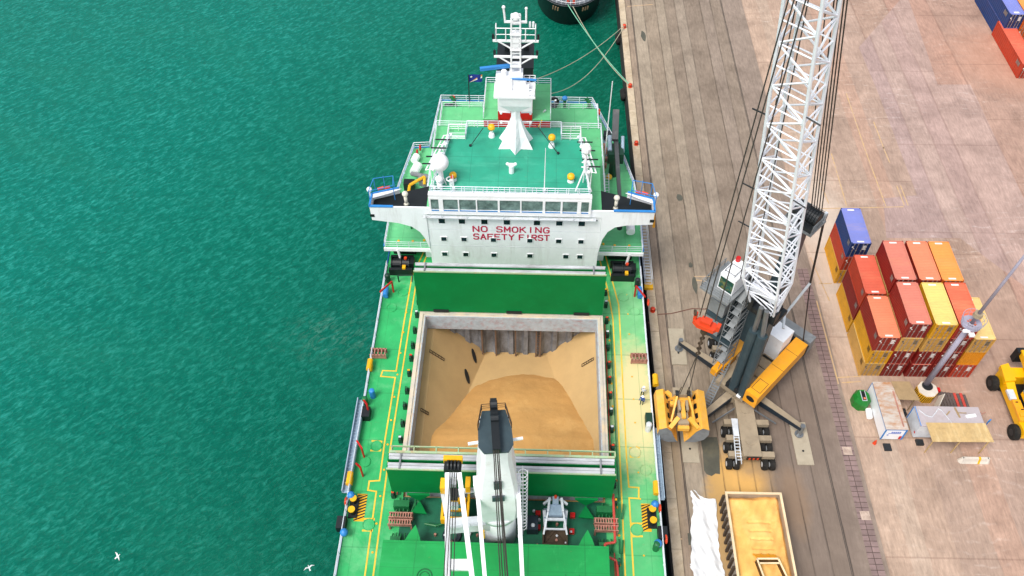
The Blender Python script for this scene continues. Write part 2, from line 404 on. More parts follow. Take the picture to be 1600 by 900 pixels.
mb = MB(); mb.quad((37.2, -600, 0), (1500, -600, 0), (1500, 2500, 0), (37.2, 2500, 0)); struct(mb, 'ground', M['yard'])
# quay cope and wall
M['cope'] = mat('quay_cope_stone', '#c9b79c', .85, var=.15, scale=.8, dirt='#8d7558', amt=.5, dscale=.4, bump=.4)
M['qwall'] = mat('quay_wall_dark', '#2b2a26', .9, var=.3, scale=.8)
mb = MB(); mb.box(15.22, 15.30, -60, 400, -6, -.02); mb.box(15.05, 15.22, -60, 400, -6, -.35); solo(mb, 'quay_wall', M['qwall'], 'dark stained vertical face of the quay above the water', 'quay wall', (15.3, 100, 0))
mb = MB()
y = -60
while y < 380:
    L = 5.6; mb.box(15.2, 16.25, y+.02, y+L-.02, -.1, .16+random.uniform(-.015, .015)); y += L
struct(mb, 'quay_edge_kerb', M['cope'])
m, nt, b = nodes('rail_recess'); b.inputs['Base Color'].default_value = (*C('#3a3430'), 1); b.inputs['Roughness'].default_value = .7
M['recess'] = m
mb = MB(); mb.box(17.26, 17.34, -60, 380, .001, .004); mb.box(17.44, 17.5, -60, 380, .001, .012)
mb.box(33.3, 33.36, -60, 380, .001, .004); mb.box(33.44, 33.5, -60, 380, .001, .012); struct(mb, 'quay_rail_track', M['recess'])
# paver strip
m, nt, b = nodes('block_pavers')
br = N(nt, 'ShaderNodeTexBrick'); nt.links.new(coord(nt), br.inputs['Vector'])
br.inputs['Color1'].default_value = (*C('#8d7672'), 1); br.inputs['Color2'].default_value = (*C('#7c6864'), 1); br.inputs['Mortar'].default_value = (*C('#4a3a36'), 1)
br.inputs['Scale'].default_value = 1; br.inputs['Brick Width'].default_value = 1.5; br.inputs['Row Height'].default_value = .62; br.inputs['Mortar Size'].default_value = .035; br.offset = 0
c = mixc(nt, 1., br.outputs['Color'], ramp(nt, noise(nt, 1.2, 6, .7, coord(nt)), [(.3, .75), (.7, 1.15)]), 'MULTIPLY')
nt.links.new(c, b.inputs['Base Color']); b.inputs['Roughness'].default_value = .85; M['paver'] = m
mb = MB(); mb.box(35.35, 36.75, -40, 74, .001, .006); struct(mb, 'paver_strip', M['paver'])
mb = MB(); mb.box(35.5, 36.5, 46.6, 47.6, .006, .02); mb.box(35.7, 36.7, 38.9, 39.9, .006, .02)
tag(mb.build('drain_cover', mat('drain_cover_pale', '#c9b3a2', .8, dirt='#7b635a', amt=.6, dscale=1.5)), kind='structure')
# darker re-laid concrete
M['patch'] = strips('relaid_concrete', 36, 100, [57.5, 60.5, 63.5, 70, 80, 90, 92, 94, 96, 98], ['#b39a94', '#b89f95', '#b59a92', '#b89d93', '#b89d93', '#b89d93', '#b89d93', '#b89d93', '#b89d93', '#b89d93', '#b89d93'], '#7a6058', .07, .2, swirl='#dccfca', joints=18., seamk=.45)
pp = [(54.87, 123.31), (65.44, 137.65), (67.03, 137.67), (65.71, 119.76), (65.16, 113.47), (70.38, 113.56), (70.27, 107.48), (69.86, 87.72), (75, 80), (68, 66), (58.51, 79.9), (48.53, 79.71), (50, 87.36), (54.97, 88.09), (55.11, 111.18)]
mb = MB(); mb.prism(pp, .001, .005); struct(mb, 'relaid_concrete_patch', M['patch'])
# faded yellow yard lines
M['yardline'] = mat('worn_yellow_line', '#d2ac68', .8, var=.15, scale=2, dirt='#b59a85', amt=1., dscale=1.4)
mb = MB()
def line(p, q, w=.16, z=.008):
    mb.beam((p[0], p[1], z), (q[0], q[1], z), w, .004)
for p, q in (((40.81, 85.16), (52.45, 85.75)), ((49.86, 97.46), (49.98, 85.83)), ((44.66, 96.66), (44.5, 85.73)), ((41.7, 90.46), (42.1, 86.19)),
             ((52.7, 98.22), (52.8, 94.85)), ((52.57, 90), (52.61, 86.01)), ((53.12, 90.01), (53.15, 86.02)), ((52.69, 104.11), (52.72, 97.94)),
             ((50.03, 111.1), (49.86, 97.46)), ((37.51, 76.02), (38.51, 68.63)), ((36.87, 68.59), (36.93, 55.99)), ((36.97, 56.9), (39.83, 57.14)), ((37.35, 56.18), (39.67, 56.41)),
             ((37.78, 71.48), (39.45, 71.51)), ((21.68, 72.37), (24.2, 72.41)), ((21.45, 71.81), (23.82, 71.43)), ((15.71, 36.37), (16.44, 36.39)), ((16.66, 134.9), (21.26, 135.57))):
    line(p, q)
struct(mb, 'yard_marking', M['yardline'])
# darker patches on the concrete
M['blotch'] = mat('dark_concrete', '#57564a', .6, var=.15, scale=.6, dirt='#7b6f52', amt=.3)
mb = MB()
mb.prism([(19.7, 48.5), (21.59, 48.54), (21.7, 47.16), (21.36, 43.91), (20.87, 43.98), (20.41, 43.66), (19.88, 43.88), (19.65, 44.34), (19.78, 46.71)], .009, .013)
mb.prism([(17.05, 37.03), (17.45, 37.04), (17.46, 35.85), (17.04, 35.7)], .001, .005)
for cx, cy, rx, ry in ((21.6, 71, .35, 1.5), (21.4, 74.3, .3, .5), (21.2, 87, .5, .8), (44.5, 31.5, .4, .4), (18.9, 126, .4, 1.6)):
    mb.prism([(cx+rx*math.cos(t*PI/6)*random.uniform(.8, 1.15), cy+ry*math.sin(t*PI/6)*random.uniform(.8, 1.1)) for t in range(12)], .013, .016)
struct(mb, 'dark_patch', M['blotch'])

# ------------------------------------------------------------------ quay furniture
for x, y, lb in ((15.75, 128.2, 'orange bollard with two grey ropes looped on it near the moored black ship'), (15.7, 111.8, 'rusty bollard on the kerb holding the green mooring rope'),
                 (15.75, 98.0, 'orange bollard on the kerb beside the crane on the stern'), (15.7, 66.4, 'orange bollard on the kerb beside the open hold')):
    t = thing('bollard', lb, 'bollard', (x, y, .16), 'mooring bollards on the quay edge')
    MB().cyl((x, y), .34, .16, .24, 12).build('base', M['redorange'], t)
    MB().cyl((x, y), .2, .24, .62, 12).cyl((x, y), .34, .62, .76, 12, .25).build('head', M['redorange'], t, True)
for y, lb in ((111.3, 'black round rubber fender on the quay wall near the green rope'), (126.5, 'black rubber fender on the quay wall below the orange bollard at the top')):
    mb = MB(); mb.M = Matrix.Translation((14.75, y, -1.0)); mb.tube((0, -1, 0), (0, 1, 0), .55, n=14); mb.tube((0, -1.02, 0), (0, 1.02, 0), .25, n=10)
    solo(mb, 'fender', M['rubber'], lb, 'fender', (14.75, y, -1), 'rubber fenders on the quay wall', True)
def rope(name, p, q, sag, r, m_, label, cat='rope', n=14, group=None):
    P = []
    for i in range(n+1):
        t = i/n; v = Vector(p).lerp(Vector(q), t); v.z -= sag*4*t*(1-t); P.append(tuple(v))
    return solo(MB().path(P, r, 5), name, m_, label, cat, q, group)
gr = 'mooring ropes to the quay'
rope('mooring_rope', (5.87, 130.3, 3.2), (15.7, 111.8, .5), .8, .07, M['gmrope'], 'pale green mooring rope from black ship to rusty bollard', group=gr)
rope('mooring_rope', (6.74, 129.74, 3.2), (15.65, 111.6, .5), 1.3, .06, M['mrope'], 'grey mooring rope beside the green one from the black ship', group=gr)
rope('mooring_rope', (0.97, 104.39, 7.3), (15.7, 128.2, .6), 1.2, .05, M['mrope'], 'upper grey rope from green ship stern to orange bollard', group=gr)
rope('mooring_rope', (2.86, 100.8, 7.3), (15.75, 128.1, .6), 3.0, .05, M['mrope'], 'lower slack grey rope from green ship stern to orange bollard', group=gr)
hp = [(15.04, 64.54, 0.05), (15.69, 65.66, 0.05), (16.52, 65.98, 0.05), (17.99, 66.11, 0.05), (19.41, 66.55, 0.05), (20.83, 66.99, 0.05), (22.29, 66.92, 0.05), (23.54, 67.25, 0.05)]
solo(MB().path(hp, .06), 'shore_hose', M['hose'], 'thin rust brown hose lying across the quay towards the crane', 'hose', (18, 66, 0))
# moored second ship
t = thing('moored_ship', 'black hulled ship with white deck rail moored at the top edge', 'ship', (6.4, 150, WZ))
def oval(k, y0, z, w=1.):
    P = []
    for i in range(25):
        a = PI+PI*i/24
        P.append((6.4+6.6*w*math.cos(a), y0+8*k+9.6*k*math.sin(a)*(1), z))
    return P
top = oval(1, 132.0, 3.0); mid = oval(1, 133.2, .2, .93); bot = oval(.95, 134.8, WZ-.6, .86)
mb = MB(); vs = []; n = 27
for L in (top, mid, bot): vs += [(L[0][0], 240, L[0][2])]+L+[(L[-1][0], 240, L[-1][2])]
mb.mi = 0; mb.add(vs, [(i, i+1, n+i+1, n+i) for i in range(n-1)]+[(n+i, n+i+1, 2*n+i+1, 2*n+i) for i in range(n-1)])
mb.build('hull', M['blackhull'], t, True)
mb = MB(); mb.add([(x*1.0+0, y, 2.7) for x, y, z in vs[:n]], [tuple(range(n))]); mb.build('deck', mat('grey_steel_deck', '#6d7378', .7, dirt='#3b3d40', amt=.5), t)
mb = MB(); P = [(6.4+(x-6.4)*.93, y+.5, 3.75) for x, y, z in top]; mb.path(P, .07, 5); P2 = [(a, b_, 3.2) for a, b_, c_ in P]; mb.path(P2, .04, 4)
for a, b_, c_ in P: mb.tube((a, b_, 2.7), (a, b_, 3.75), .04, n=4)
mb.build('railing', M['white'], t)
mb = MB(); mb.ring((6.4, 142.5, 2.9), 6.6, .12, 'Z', 20, 4, PI*1.2, PI*1.8); mb.build('deck_coaming', M['white'], t)
M['namep'] = mat('worn_name_paint', '#a98a6a', .7)
for k, sx_ in enumerate((-1, 1)):
    mb = MB()
    for j in range(3):
        a = PI*1.5+sx_*(.34+.07*j); x = 6.4+6.6*.985*math.cos(a); y = 132.0+8+9.6*math.sin(a)-.12+.5
        mb.beam((x, y, 1.3), (x+.05, y-.25, 2.1), .22, .1)
    mb.build('hull_name', M['namep'], t)
mb = MB(); mb.cyl((6, 131.9), .25, 2.7, 3.4, 8); mb.cyl((7, 131.6), .25, 2.7, 3.4, 8); mb.build('bitts', M['redorange'], t)

# ------------------------------------------------------------------ bulk carrier (local frame: x across, y towards the stern)
SH = thing('bulk_carrier', 'green decked bulk carrier with white superstructure and open grain hold', 'ship', (0, 48, WZ), rz=math.radians(-.5), loc=(-2.25, 48, WZ))
def P_(mb, name, m_, parent=SH, smooth=False, label=None):
    o = mb.build(name, m_, parent, smooth)
    if label: o['label'] = label
    return o
hw = 16.1
outl = [(-hw, 76), (-15.4, 82), (-14.4, 88.9), (-12.2, 89.1), (-11.5, 99.3), (10.6, 99.3), (12.6, 93), (14.6, 87), (15.7, 82), (hw, 76), (hw, -40), (12, -62), (5, -76), (0, -80), (-5, -76), (-12, -62), (-hw, -40)]
n = len(outl)
mb = MB()
zt = [7 if y >= 76 else 4 for x, y in outl]
vs = [(x, y, 3.99) for x, y in outl]+[(x, y, -.8) for x, y in outl]
mb.add(vs, [(i, (i+1) % n, n+(i+1) % n, n+i) for i in range(n)]); 
vs = [(x, y, 6.98) for x, y in outl[:10]]+[(x, y, 3.99) for x, y in outl[:10]]
mb.add(vs, [(i, i+1, 10+i+1, 10+i) for i in range(9)])
P_(mb, 'hull', M['hull'])
mb = MB(); vs = [(x, y, -.8) for x, y in outl]+[(x*.97, y, -6) for x, y in outl]; mb.add(vs, [(i, (i+1) % n, n+(i+1) % n, n+i) for i in range(n)]); P_(mb, 'boot_top', M['hullred'])
# decks
HX0, HX1, HY0, HY1 = -10.0, 10.1, 38.9, 60.4
mb = MB()
mb.box(-hw, HX0-.4, -40, 76, 3.9, 4.0); mb.box(HX1+.4, hw, -40, 76, 3.9, 4.0); mb.box(HX0-.4, HX1+.4, HY1+.4, 76, 3.9, 4.0); mb.box(HX0-.4, HX1+.4, -40, 12, 3.9, 4.0)
P_(mb, 'main_deck', M['deck'])
mb = MB(); mb.box(HX0-.4, HX1+.4, 12, HY0-.4, 3.9, 4.0); P_(mb, 'cross_deck', M['deckdark'])
mb = MB(); mb.prism([(-hw, 70.3), (-hw, 76)]+outl[1:9]+[(hw, 76), (hw, 70.3)], 6.85, 7.0); P_(mb, 'poop_deck', M['lightdeck'])
# walkway lines
def marks(name, polys, w, m_, z=4.0, parent=SH):
    mb = MB(); k = 0
    for pl in polys:
        for a, b in zip(pl, pl[1:]):
            d = Vector((b[0]-a[0], b[1]-a[1], 0)); L = d.length; d.normalize(); e = d*(w/2); k += 1
            mb.beam((a[0]-e.x, a[1]-e.y, z+.012+.003*(k % 3)), (b[0]+e.x, b[1]+e.y, z+.012+.003*(k % 3)), w, .012)
    return P_(mb, name, m_, parent)
pl = [[(-13.3, 28.87), (-13.17, 30.12), (-13.24, 39.01), (-14.13, 39.13), (-14.13, 40.15), (-13.07, 40.26), (-13.11, 45.25), (-12.96, 53.1), (-14.64, 53.22), (-14.51, 54.01), (-12.96, 53.98), (-12.84, 61.35), (-12.65, 68.3), (-11.53, 72.53)],
      [(-12.44, 28.9), (-12.36, 30.15), (-12.43, 42.72), (-12.14, 61.37), (-12.03, 66.97), (-11.14, 71.88)],
      [(12.17, 29.67), (12.17, 30.92), (12.25, 46.4), (12.26, 62.36), (11.77, 67.02), (10.9, 72.07)],
      [(12.97, 29.69), (12.98, 30.94), (12.98, 39.09), (13.96, 39.05), (14.04, 40.27), (13.01, 40.31), (12.94, 43.56), (13.06, 62.38), (13.05, 64.44), (11.59, 73.17)]]
marks('walkway_line', pl, .16, M['yline'])
mb = []
for a in ([(-14.32, 34.52), (-14.97, 34.51)], ):
    pass
brk = [[(-14.01, 35.97), (-13.1, 36), (-13.13, 34.76), (-14.02, 34.74)], [(-14.45, 44.89), (-13.47, 44.84), (-13.46, 43.76), (-14.43, 43.73)],
       [(14.05, 36.34), (13.08, 36.31), (13.07, 34.96), (14.03, 34.99)], [(14.32, 44.9), (13.42, 44.88), (13.37, 43.81), (14.25, 43.83)]]
marks('sounding_pipe_mark', brk, .2, M['yline'])
mb = MB()
for y in range(14, 68, 3):
    mb.cyl((-12.75+.0, y+.5), .12, 4.03, 4.05, 8); mb.cyl((11.75, y), .14, 4.03, 4.05, 8); mb.cyl((14.1, y*1.0+1), .1, 4.03, 4.05, 8)
P_(mb, 'deck_spot_mark', M['yellow'])
for (x, y) in ((-13.53, 35.36), (-13.95, 44.29), (13.56, 35.65), (13.87, 44.35), (-13.47, 65.59), (-14.6, 63.15), (13.68, 65.56), (14.97, 63.41), (-14.92, 42.35), (14.9, 42.28)):
    mb = MB(); mb.cyl((x, y), .62, 4.0, 4.03, 20); mb.ring((x, y, 4.05), .6, .05, 'Z', 18, 4); P_(mb, 'manhole', M['deck'])
# hold and coaming of the open hatch
mb = MB()
def rect_ring(mb, x0, x1, y0, y1, t, z0, z1):
    mb.box(x0-t, x0, y0-t, y1+t, z0, z1); mb.box(x1, x1+t, y0-t, y1+t, z0, z1); mb.box(x0, x1, y0-t, y0, z0, z1); mb.box(x0, x1, y1, y1+t, z0, z1)
rect_ring(mb, HX0, HX1, HY0, HY1, .12, 3.7, 6.1); P_(mb, 'hatch_coaming', M['rusty'])
mb = MB(); rect_ring(mb, HX0-.12, HX1+.12, HY0-.12, HY1+.12, .62, 5.98, 6.1)
rect_ring(mb, HX0-.3, HX1+.3, HY0-.3, HY1+.3, .12, 6.1, 6.22); P_(mb, 'coaming_top', M['coaming_top'])
mb = MB()
for i in range(13):
    y = HY0+.4+i*(HY1-HY0-.8)/12
    for s, X in ((-1, HX0-.13), (1, HX1+.13)): mb.prismY([(X, 4), (X+s*.55, 4), (X+s*.55, 5.9), (X, 5.95)], y, y+.08)
P_(mb, 'coaming_stay', M['dkgreen'])
# hold interior: bulkhead, hopper plating
def zl(x): return min(3.6, 1.0+(-6.9-x)*1.13)
def zr(x): return min(3.6, .8+(x-7.95)*1.15)
def zv(y): return -3.2+(62-y)*.27
BY = 62.0
mb = MB()
def side_tuck(sx):
    return sx
gx = [-9.9+i*.5 for i in range(41)]
def hs(x, y): return max(zl(x), zr(x), zv(y))
vs = []; fs = []; xs = [-13.2+i*.15 for i in range(177)]; ys = [37.5+i*.25 for i in range(100)]
for y in ys:
    for x in xs: vs.append((x, y, hs(x, y)-.02+ (0 if hs(x, y) < 3.55 else -.0)))
nx = len(xs)
for j in range(len(ys)-1):
    for i in range(nx-1): fs.append((j*nx+i, j*nx+i+1, (j+1)*nx+i+1, (j+1)*nx+i))
mb.add(vs, fs); P_(mb, 'hold_plating', M['holddust'])
mb = MB(); mb.box(-13.2, 13.2, BY, BY+.1, -8, 3.85); 
for i in range(9):
    x = -7.2+i*1.8; mb.prism([(x-.45, BY), (x-.25, BY-.35), (x+.25, BY-.35), (x+.45, BY)], -7, 3.85)
P_(mb, 'hold_bulkhead', M['bulk'])
mb = MB()
for x in (-3.6, -1.9, .55, 3.1, 3.6): mb.box(x-.09, x+.09, BY-.75, BY-.4, -3.1, 3.3)
for z in range(12): mb.box(-3.6, -3.6+.0, BY-.7, BY-.65, -3+z*.5, -2.9+z*.5) if 0 else mb.box(3.1, 3.6, BY-.72, BY-.66, -3+z*.5, -2.95+z*.5)
P_(mb, 'hold_ladder', M['ladderbrown'])
OPA, OPB = (-4.6, 60.2), (-5.2, 56.7)
for (x, y, r_) in ((OPA[0], OPA[1], .8), (OPB[0], OPB[1], .8)):
    mb = MB(); z = zl(x)+.02
    mb.M = Matrix.Translation((x, y, z)) @ Matrix.Rotation(math.radians(48), 4, 'Y') @ Matrix.Rotation(math.radians(25), 4, 'Z')
    mb.add([(.35*math.cos(a*PI/6), 1.0*math.sin(a*PI/6), .03) for a in range(12)], [tuple(range(12))]); P_(mb, 'access_opening', M['dark'])
for (x, y, w_) in ((-8.6, 57.0, 1.6), (-9.2, 48.9, .8), (9.2, 57.0, 1.3)):
    mb = MB(); z = (zl(x) if x < 0 else zr(x))+.12; s = -1.13 if x < 0 else 1.15
    for dy in (-.16, .16): mb.beam((x-w_/2, y+dy, z-s*w_/2), (x+w_/2, y+dy, z+s*w_/2), .06, .06)
    for k in range(6):
        u = -w_/2+w_*k/5; mb.beam((x+u, y-.16, z+s*u), (x+u, y+.16, z+s*u), .05, .05)
    P_(mb, 'hold_step', M['mudbrown'])
# grain pile: a thing of its own resting in the hold
def gm(x, y):
    k = y-46.6 if y > 46.6 else (y-46.6)*.1
    k += .05*(x-2.5)**2*min(1, max(0, (y-47.5)/7))+.085*max(0, y-52.5)**2
    return 2.55-.37*k+.5*(1-((x-1)/9)**2)-.25*math.exp(-((x+4.5)**2+(y-49)**2)/9)+.14*(mnoise.noise(Vector((x*.35, y*.35, 1)))+.4*mnoise.noise(Vector((x*1.1, y*1.1, 5)))+.25*mnoise.noise(Vector((x*3, y*3, 9))))-.22*math.exp(-((x-3)**2+(y-52)**2)/3)-.2*math.exp(-((x+1)**2+(y-50.5)**2)/2.5)-.2*math.exp(-((x-5.5)**2+(y-48)**2)/4)
mb = MB(); vs = []; fs = []; idx = {}
xs = [-9.95+i*.2 for i in range(101)]; ys = [38.95+i*.2 for i in range(104)]
for j, y in enumerate(ys):
    for i, x in enumerate(xs): vs.append((x, y, gm(x, y)))
nx = len(xs)
for j in range(len(ys)-1):
    for i in range(nx-1):
        x, y = xs[i]+.1, ys[j]+.1
        if gm(x, y) > hs(x, y)-.35: fs.append((j*nx+i, j*nx+i+1, (j+1)*nx+i+1, (j+1)*nx+i))
mb.add(vs, fs)
g = mb.build('grain_pile', M['grain'], None, True, org=(0, 48, 0)); g.location = (-2.25, 48, 0); g.rotation_euler = (0, 0, math.radians(-.5))
tag(g, 'mound of golden brown grain lying in the open ship hold', 'grain pile')

# folded hatch covers standing up
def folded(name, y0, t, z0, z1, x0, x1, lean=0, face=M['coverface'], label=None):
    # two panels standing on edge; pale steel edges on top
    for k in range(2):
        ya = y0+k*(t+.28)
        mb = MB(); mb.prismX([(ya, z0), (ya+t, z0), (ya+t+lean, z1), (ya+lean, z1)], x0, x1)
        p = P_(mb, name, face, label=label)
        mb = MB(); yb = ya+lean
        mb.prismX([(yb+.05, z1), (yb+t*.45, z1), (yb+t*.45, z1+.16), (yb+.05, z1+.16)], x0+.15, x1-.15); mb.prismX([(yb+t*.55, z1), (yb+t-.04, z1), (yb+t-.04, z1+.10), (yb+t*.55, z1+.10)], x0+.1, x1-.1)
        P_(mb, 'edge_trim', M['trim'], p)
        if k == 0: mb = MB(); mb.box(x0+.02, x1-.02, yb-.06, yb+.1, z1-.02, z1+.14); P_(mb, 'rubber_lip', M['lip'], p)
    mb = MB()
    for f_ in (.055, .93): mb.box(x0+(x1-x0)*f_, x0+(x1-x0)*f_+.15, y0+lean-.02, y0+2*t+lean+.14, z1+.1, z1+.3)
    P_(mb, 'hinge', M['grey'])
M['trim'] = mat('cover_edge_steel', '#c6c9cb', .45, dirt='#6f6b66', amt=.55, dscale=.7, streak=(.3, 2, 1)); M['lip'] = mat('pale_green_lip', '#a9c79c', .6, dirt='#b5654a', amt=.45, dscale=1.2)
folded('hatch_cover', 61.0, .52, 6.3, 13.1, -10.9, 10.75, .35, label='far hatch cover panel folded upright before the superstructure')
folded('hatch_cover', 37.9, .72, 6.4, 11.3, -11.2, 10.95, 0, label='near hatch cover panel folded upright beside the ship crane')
mb = MB(); mb.box(-11.1, 10.9, 39.7, 39.95, 9.9, 11.3)
for i in range(11): mb.box(-11+i*2.19, -10.9+i*2.19, 39.95, 40.5, 10.6, 11.2)
mb.box(-11.1, 10.9, 40.45, 40.55, 11.0, 11.2); P_(mb, 'hatch_cover_edge', M['lip'])
mb = MB()
for x in (-8.2, .4, 8.3): mb.box(x-.9, x+.9, 60.9, 61.02, 6.3, 6.7)
P_(mb, 'cover_slot', M['black'])
# triangular cover arms
for x in (-8.5, 8.4):
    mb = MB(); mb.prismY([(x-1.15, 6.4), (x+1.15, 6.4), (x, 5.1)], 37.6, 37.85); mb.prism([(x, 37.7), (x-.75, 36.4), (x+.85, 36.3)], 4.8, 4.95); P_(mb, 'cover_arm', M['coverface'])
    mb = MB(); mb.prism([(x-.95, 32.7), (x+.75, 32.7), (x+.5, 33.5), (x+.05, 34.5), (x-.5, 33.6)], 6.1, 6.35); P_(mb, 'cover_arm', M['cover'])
# closed hatch in front
mb = MB(); mb.box(-10.9, 10.1, 13.5, 32.4, 4.0, 6.2); P_(mb, 'closed_hatch_coaming', M['dkgreen'])
mb = MB(); mb.box(-11.35, 10.4, 13, 22.7, 6.2, 6.9); mb.box(-11.35, 10.4, 22.76, 32.65, 6.2, 6.9); o = P_(mb, 'closed_hatch_cover', M['cover'])
mb = MB(); mb.ring((-7.0, 29.2, 6.92), .7, .06, 'Z', 20, 4); mb.ring((-7.0, 29.2, 6.92), .45, .04, 'Z', 16, 4); mb.ring((6.9, 29.8, 6.92), .65, .03, 'Z', 16, 4, PI, 2*PI); P_(mb, 'cover_hatch_ring', M['green'], o)
# coaming side gear: cleats, pipes
random.seed(3)
for s, X, k in ((-1, -11.35, 25), (1, 11.45, 25)):
    for i in range(k):
        y = 15+i*(66-15)/(k-1)+random.uniform(-.2, .2)
        if 33 < y < 36.5: continue
        mb = MB(); mb.box(X-.2, X+.2, y-.22, y+.22, 4, 4.8); mb.box(X-.1, X+.12, y-.4, y+.15, 4.8, 5.1); mb.cyl((X+s*.15, y+.35), .11, 4, 4.7, 8)
        c_ = P_(mb, 'hatch_cleat', M['dkgreen'])
        mb = MB(); mb.box(X-.14, X+.14, y-.1, y+.1, 5.1, 5.18); P_(mb, 'cleat_cap', random.choice([M['redorange'], M['yellow'], M['whitegrey'], M['green']]), c_)
for X, m_ in ((-11.0, M['redpipe']), (11.15, M['redpipe']), (-10.95, M['dkgreen']), (11.8, M['green'])):
    mb = MB(); mb.path([(X, 13, 4.5), (X, 33, 4.5)], .07); mb.path([(X+.05, 38.5, 4.5), (X+.05, 61, 4.5)], .07); P_(mb, 'deck_pipe', m_)
mb = MB(); mb.path([(11.2, 38.8, 5.4), (11.2, 33.8, 5.2), (10.2, 33.6, 5.2), (10.2, 32.4, 5.2), (11.3, 32.0, 5.0), (11.5, 26, 4.6)], .13, 8); P_(mb, 'fire_main_pipe', M['redpipe'])
# cross-deck machinery at both sides between the hatches
for s, x0 in ((-1, -11.3), (1, 9.3)):
    mb = MB()
    for j in (0, 1):
        y = 34.9+j*.75
        for k in range(9): mb.box(x0+k*.26, x0+k*.26+.1, y, y+.55, 5.0, 5.35)
        mb.box(x0-.1, x0+2.3, y, y+.07, 4.9, 5.4); mb.box(x0-.1, x0+2.3, y+.5, y+.57, 4.9, 5.4)
    for px_, py_ in ((0, 35), (2.2, 35), (0, 36.1), (2.2, 36.1)): mb.box(x0+px_-.08, x0+px_+.08, py_-.08, py_+.08, 4, 4.9)
    P_(mb, 'gangway_rack', M['rustpink'])
    mb = MB()
    for k in range(7):
        a = (x0+.4+k*.4, 36.6, 4.3+.2*(k % 3)); mb.tube(a, (a[0]+random.uniform(-.5, .5), 38.1, 4.7), .09)
        a = (x0+.4+k*.4, 34.4, 4.3+.2*(k % 2)); mb.tube(a, (a[0]+random.uniform(-.6, .6), 32.9, 4.6), .08)
    mb.box(x0+.2, x0+1.8, 36.9, 37.6, 4, 5.2); mb.box(x0+.3, x0+1.3, 33.1, 33.8, 4, 5.1); P_(mb, 'valve_manifold', M['green'])
mb = MB(); mb.path([(-7.8, 35.4, 4.6), (-6.6, 35.2, 4.6), (-5.0, 35.9, 4.6), (-3.8, 35.9, 4.6), (-2.9, 36.2, 4.6)], .14, 8); P_(mb, 'deck_pipe', M['green'])
mb = MB()
for r_ in (.55, .7, .85): mb.ring((-5.0, 34.4, 4.2+.1*r_), r_, .1, 'Z', 20, 5)
mb.path([(-4.5, 35.1, 4.3), (-3.9, 35.9, 4.4), (-4.6, 36.3, 4.4)], .12); P_(mb, 'coiled_hose', M['navy'])
for i in range(26):
    x, y = random.uniform(-9, 9), random.uniform(33.2, 37.4)
    mb = MB(); mb.cyl((x, y), .13, 4, 4.4, 8); P_(mb, 'deck_vent_pipe', M['rustpink'] if i % 2 else M['whitegrey'])
# bitts with hazard paint
for s, X, Y in ((-1, -15.3, 37.1), (1, 15.15, 36.9)):
    mb = MB(); mb.box(X-.45, X+.45, Y-1.1, Y+1.1, 4.02, 4.2); mb.cyl((X, Y-.6), .26, 4.2, 5.0, 12); mb.cyl((X, Y+.6), .26, 4.2, 5.0, 12); bt = P_(mb, 'mooring_bitts', M['black'])
    for dy in (-.6, .6): mb = MB(); mb.cyl((X, Y+dy), .36, 5.0, 5.12, 14); P_(mb, 'bitt_cap', M['yellow'], bt)
    x0, x1 = (X+.15, X+1.2) if s < 0 else (X-1.0, X-.1)
    mb = MB(); mb.box(x0, x1, Y-1.4, Y+1.6, 4.01, 4.03); z_ = P_(mb, 'hazard_zone', M['yellow'])
    mb = MB()
    for k in range(9):
        y = Y-1.4+k*.33; mb.prism([(x0, y), (x0, y+.16), (x1, y+.62 if y+.62 < Y+1.6 else Y+1.6), (x1, min(y+.46, Y+1.58))], 4.03, 4.034)
    P_(mb, 'hazard_stripe', M['tape'], z_)
# side rails, davits and stores along both edges
for s in (-1, 1):
    X = s*15.95
    P_(rail([(X, -30, 4), (X, 69.8, 4)], 1.05, 2.2, .045), 'side_railing', M['bluewhite'])
    mb = MB(); mb.box(min(X, X+s*.12), max(X, X+s*.12), -40, 76, 4, 4.16); P_(mb, 'gunwale_bar', M['hull'] if s < 0 else M['pblue'])
mb = MB()
Xb = -15.9
for i in range(26):
    y = 38.8+i*.42; mb.box(Xb-.75, Xb+.0, y, y+.06, 4.5, 4.56)
mb.box(Xb-.8, Xb-.7, 38.6, 49.8, 4.3, 4.9); mb.box(Xb-.05, Xb+.05, 38.6, 49.8, 4.3, 4.9); mb.box(Xb-.7, Xb-.05, 38.6, 49.8, 4.3, 4.4); P_(mb, 'accommodation_ladder', M['pblue'])
Xb = 16.0; mb = MB()
for i in range(20): y = 38.9+i*.42; mb.box(Xb, Xb+.5, y, y+.06, 4.5, 4.56)
mb.box(Xb+.45, Xb+.55, 38.8, 47.2, 4.3, 4.8); mb.box(Xb-.05, Xb+.05, 38.8, 47.2, 4.3, 4.8); mb.box(Xb, Xb+.5, 38.8, 47.2, 4.3, 4.36); P_(mb, 'accommodation_ladder', M['pblue'])
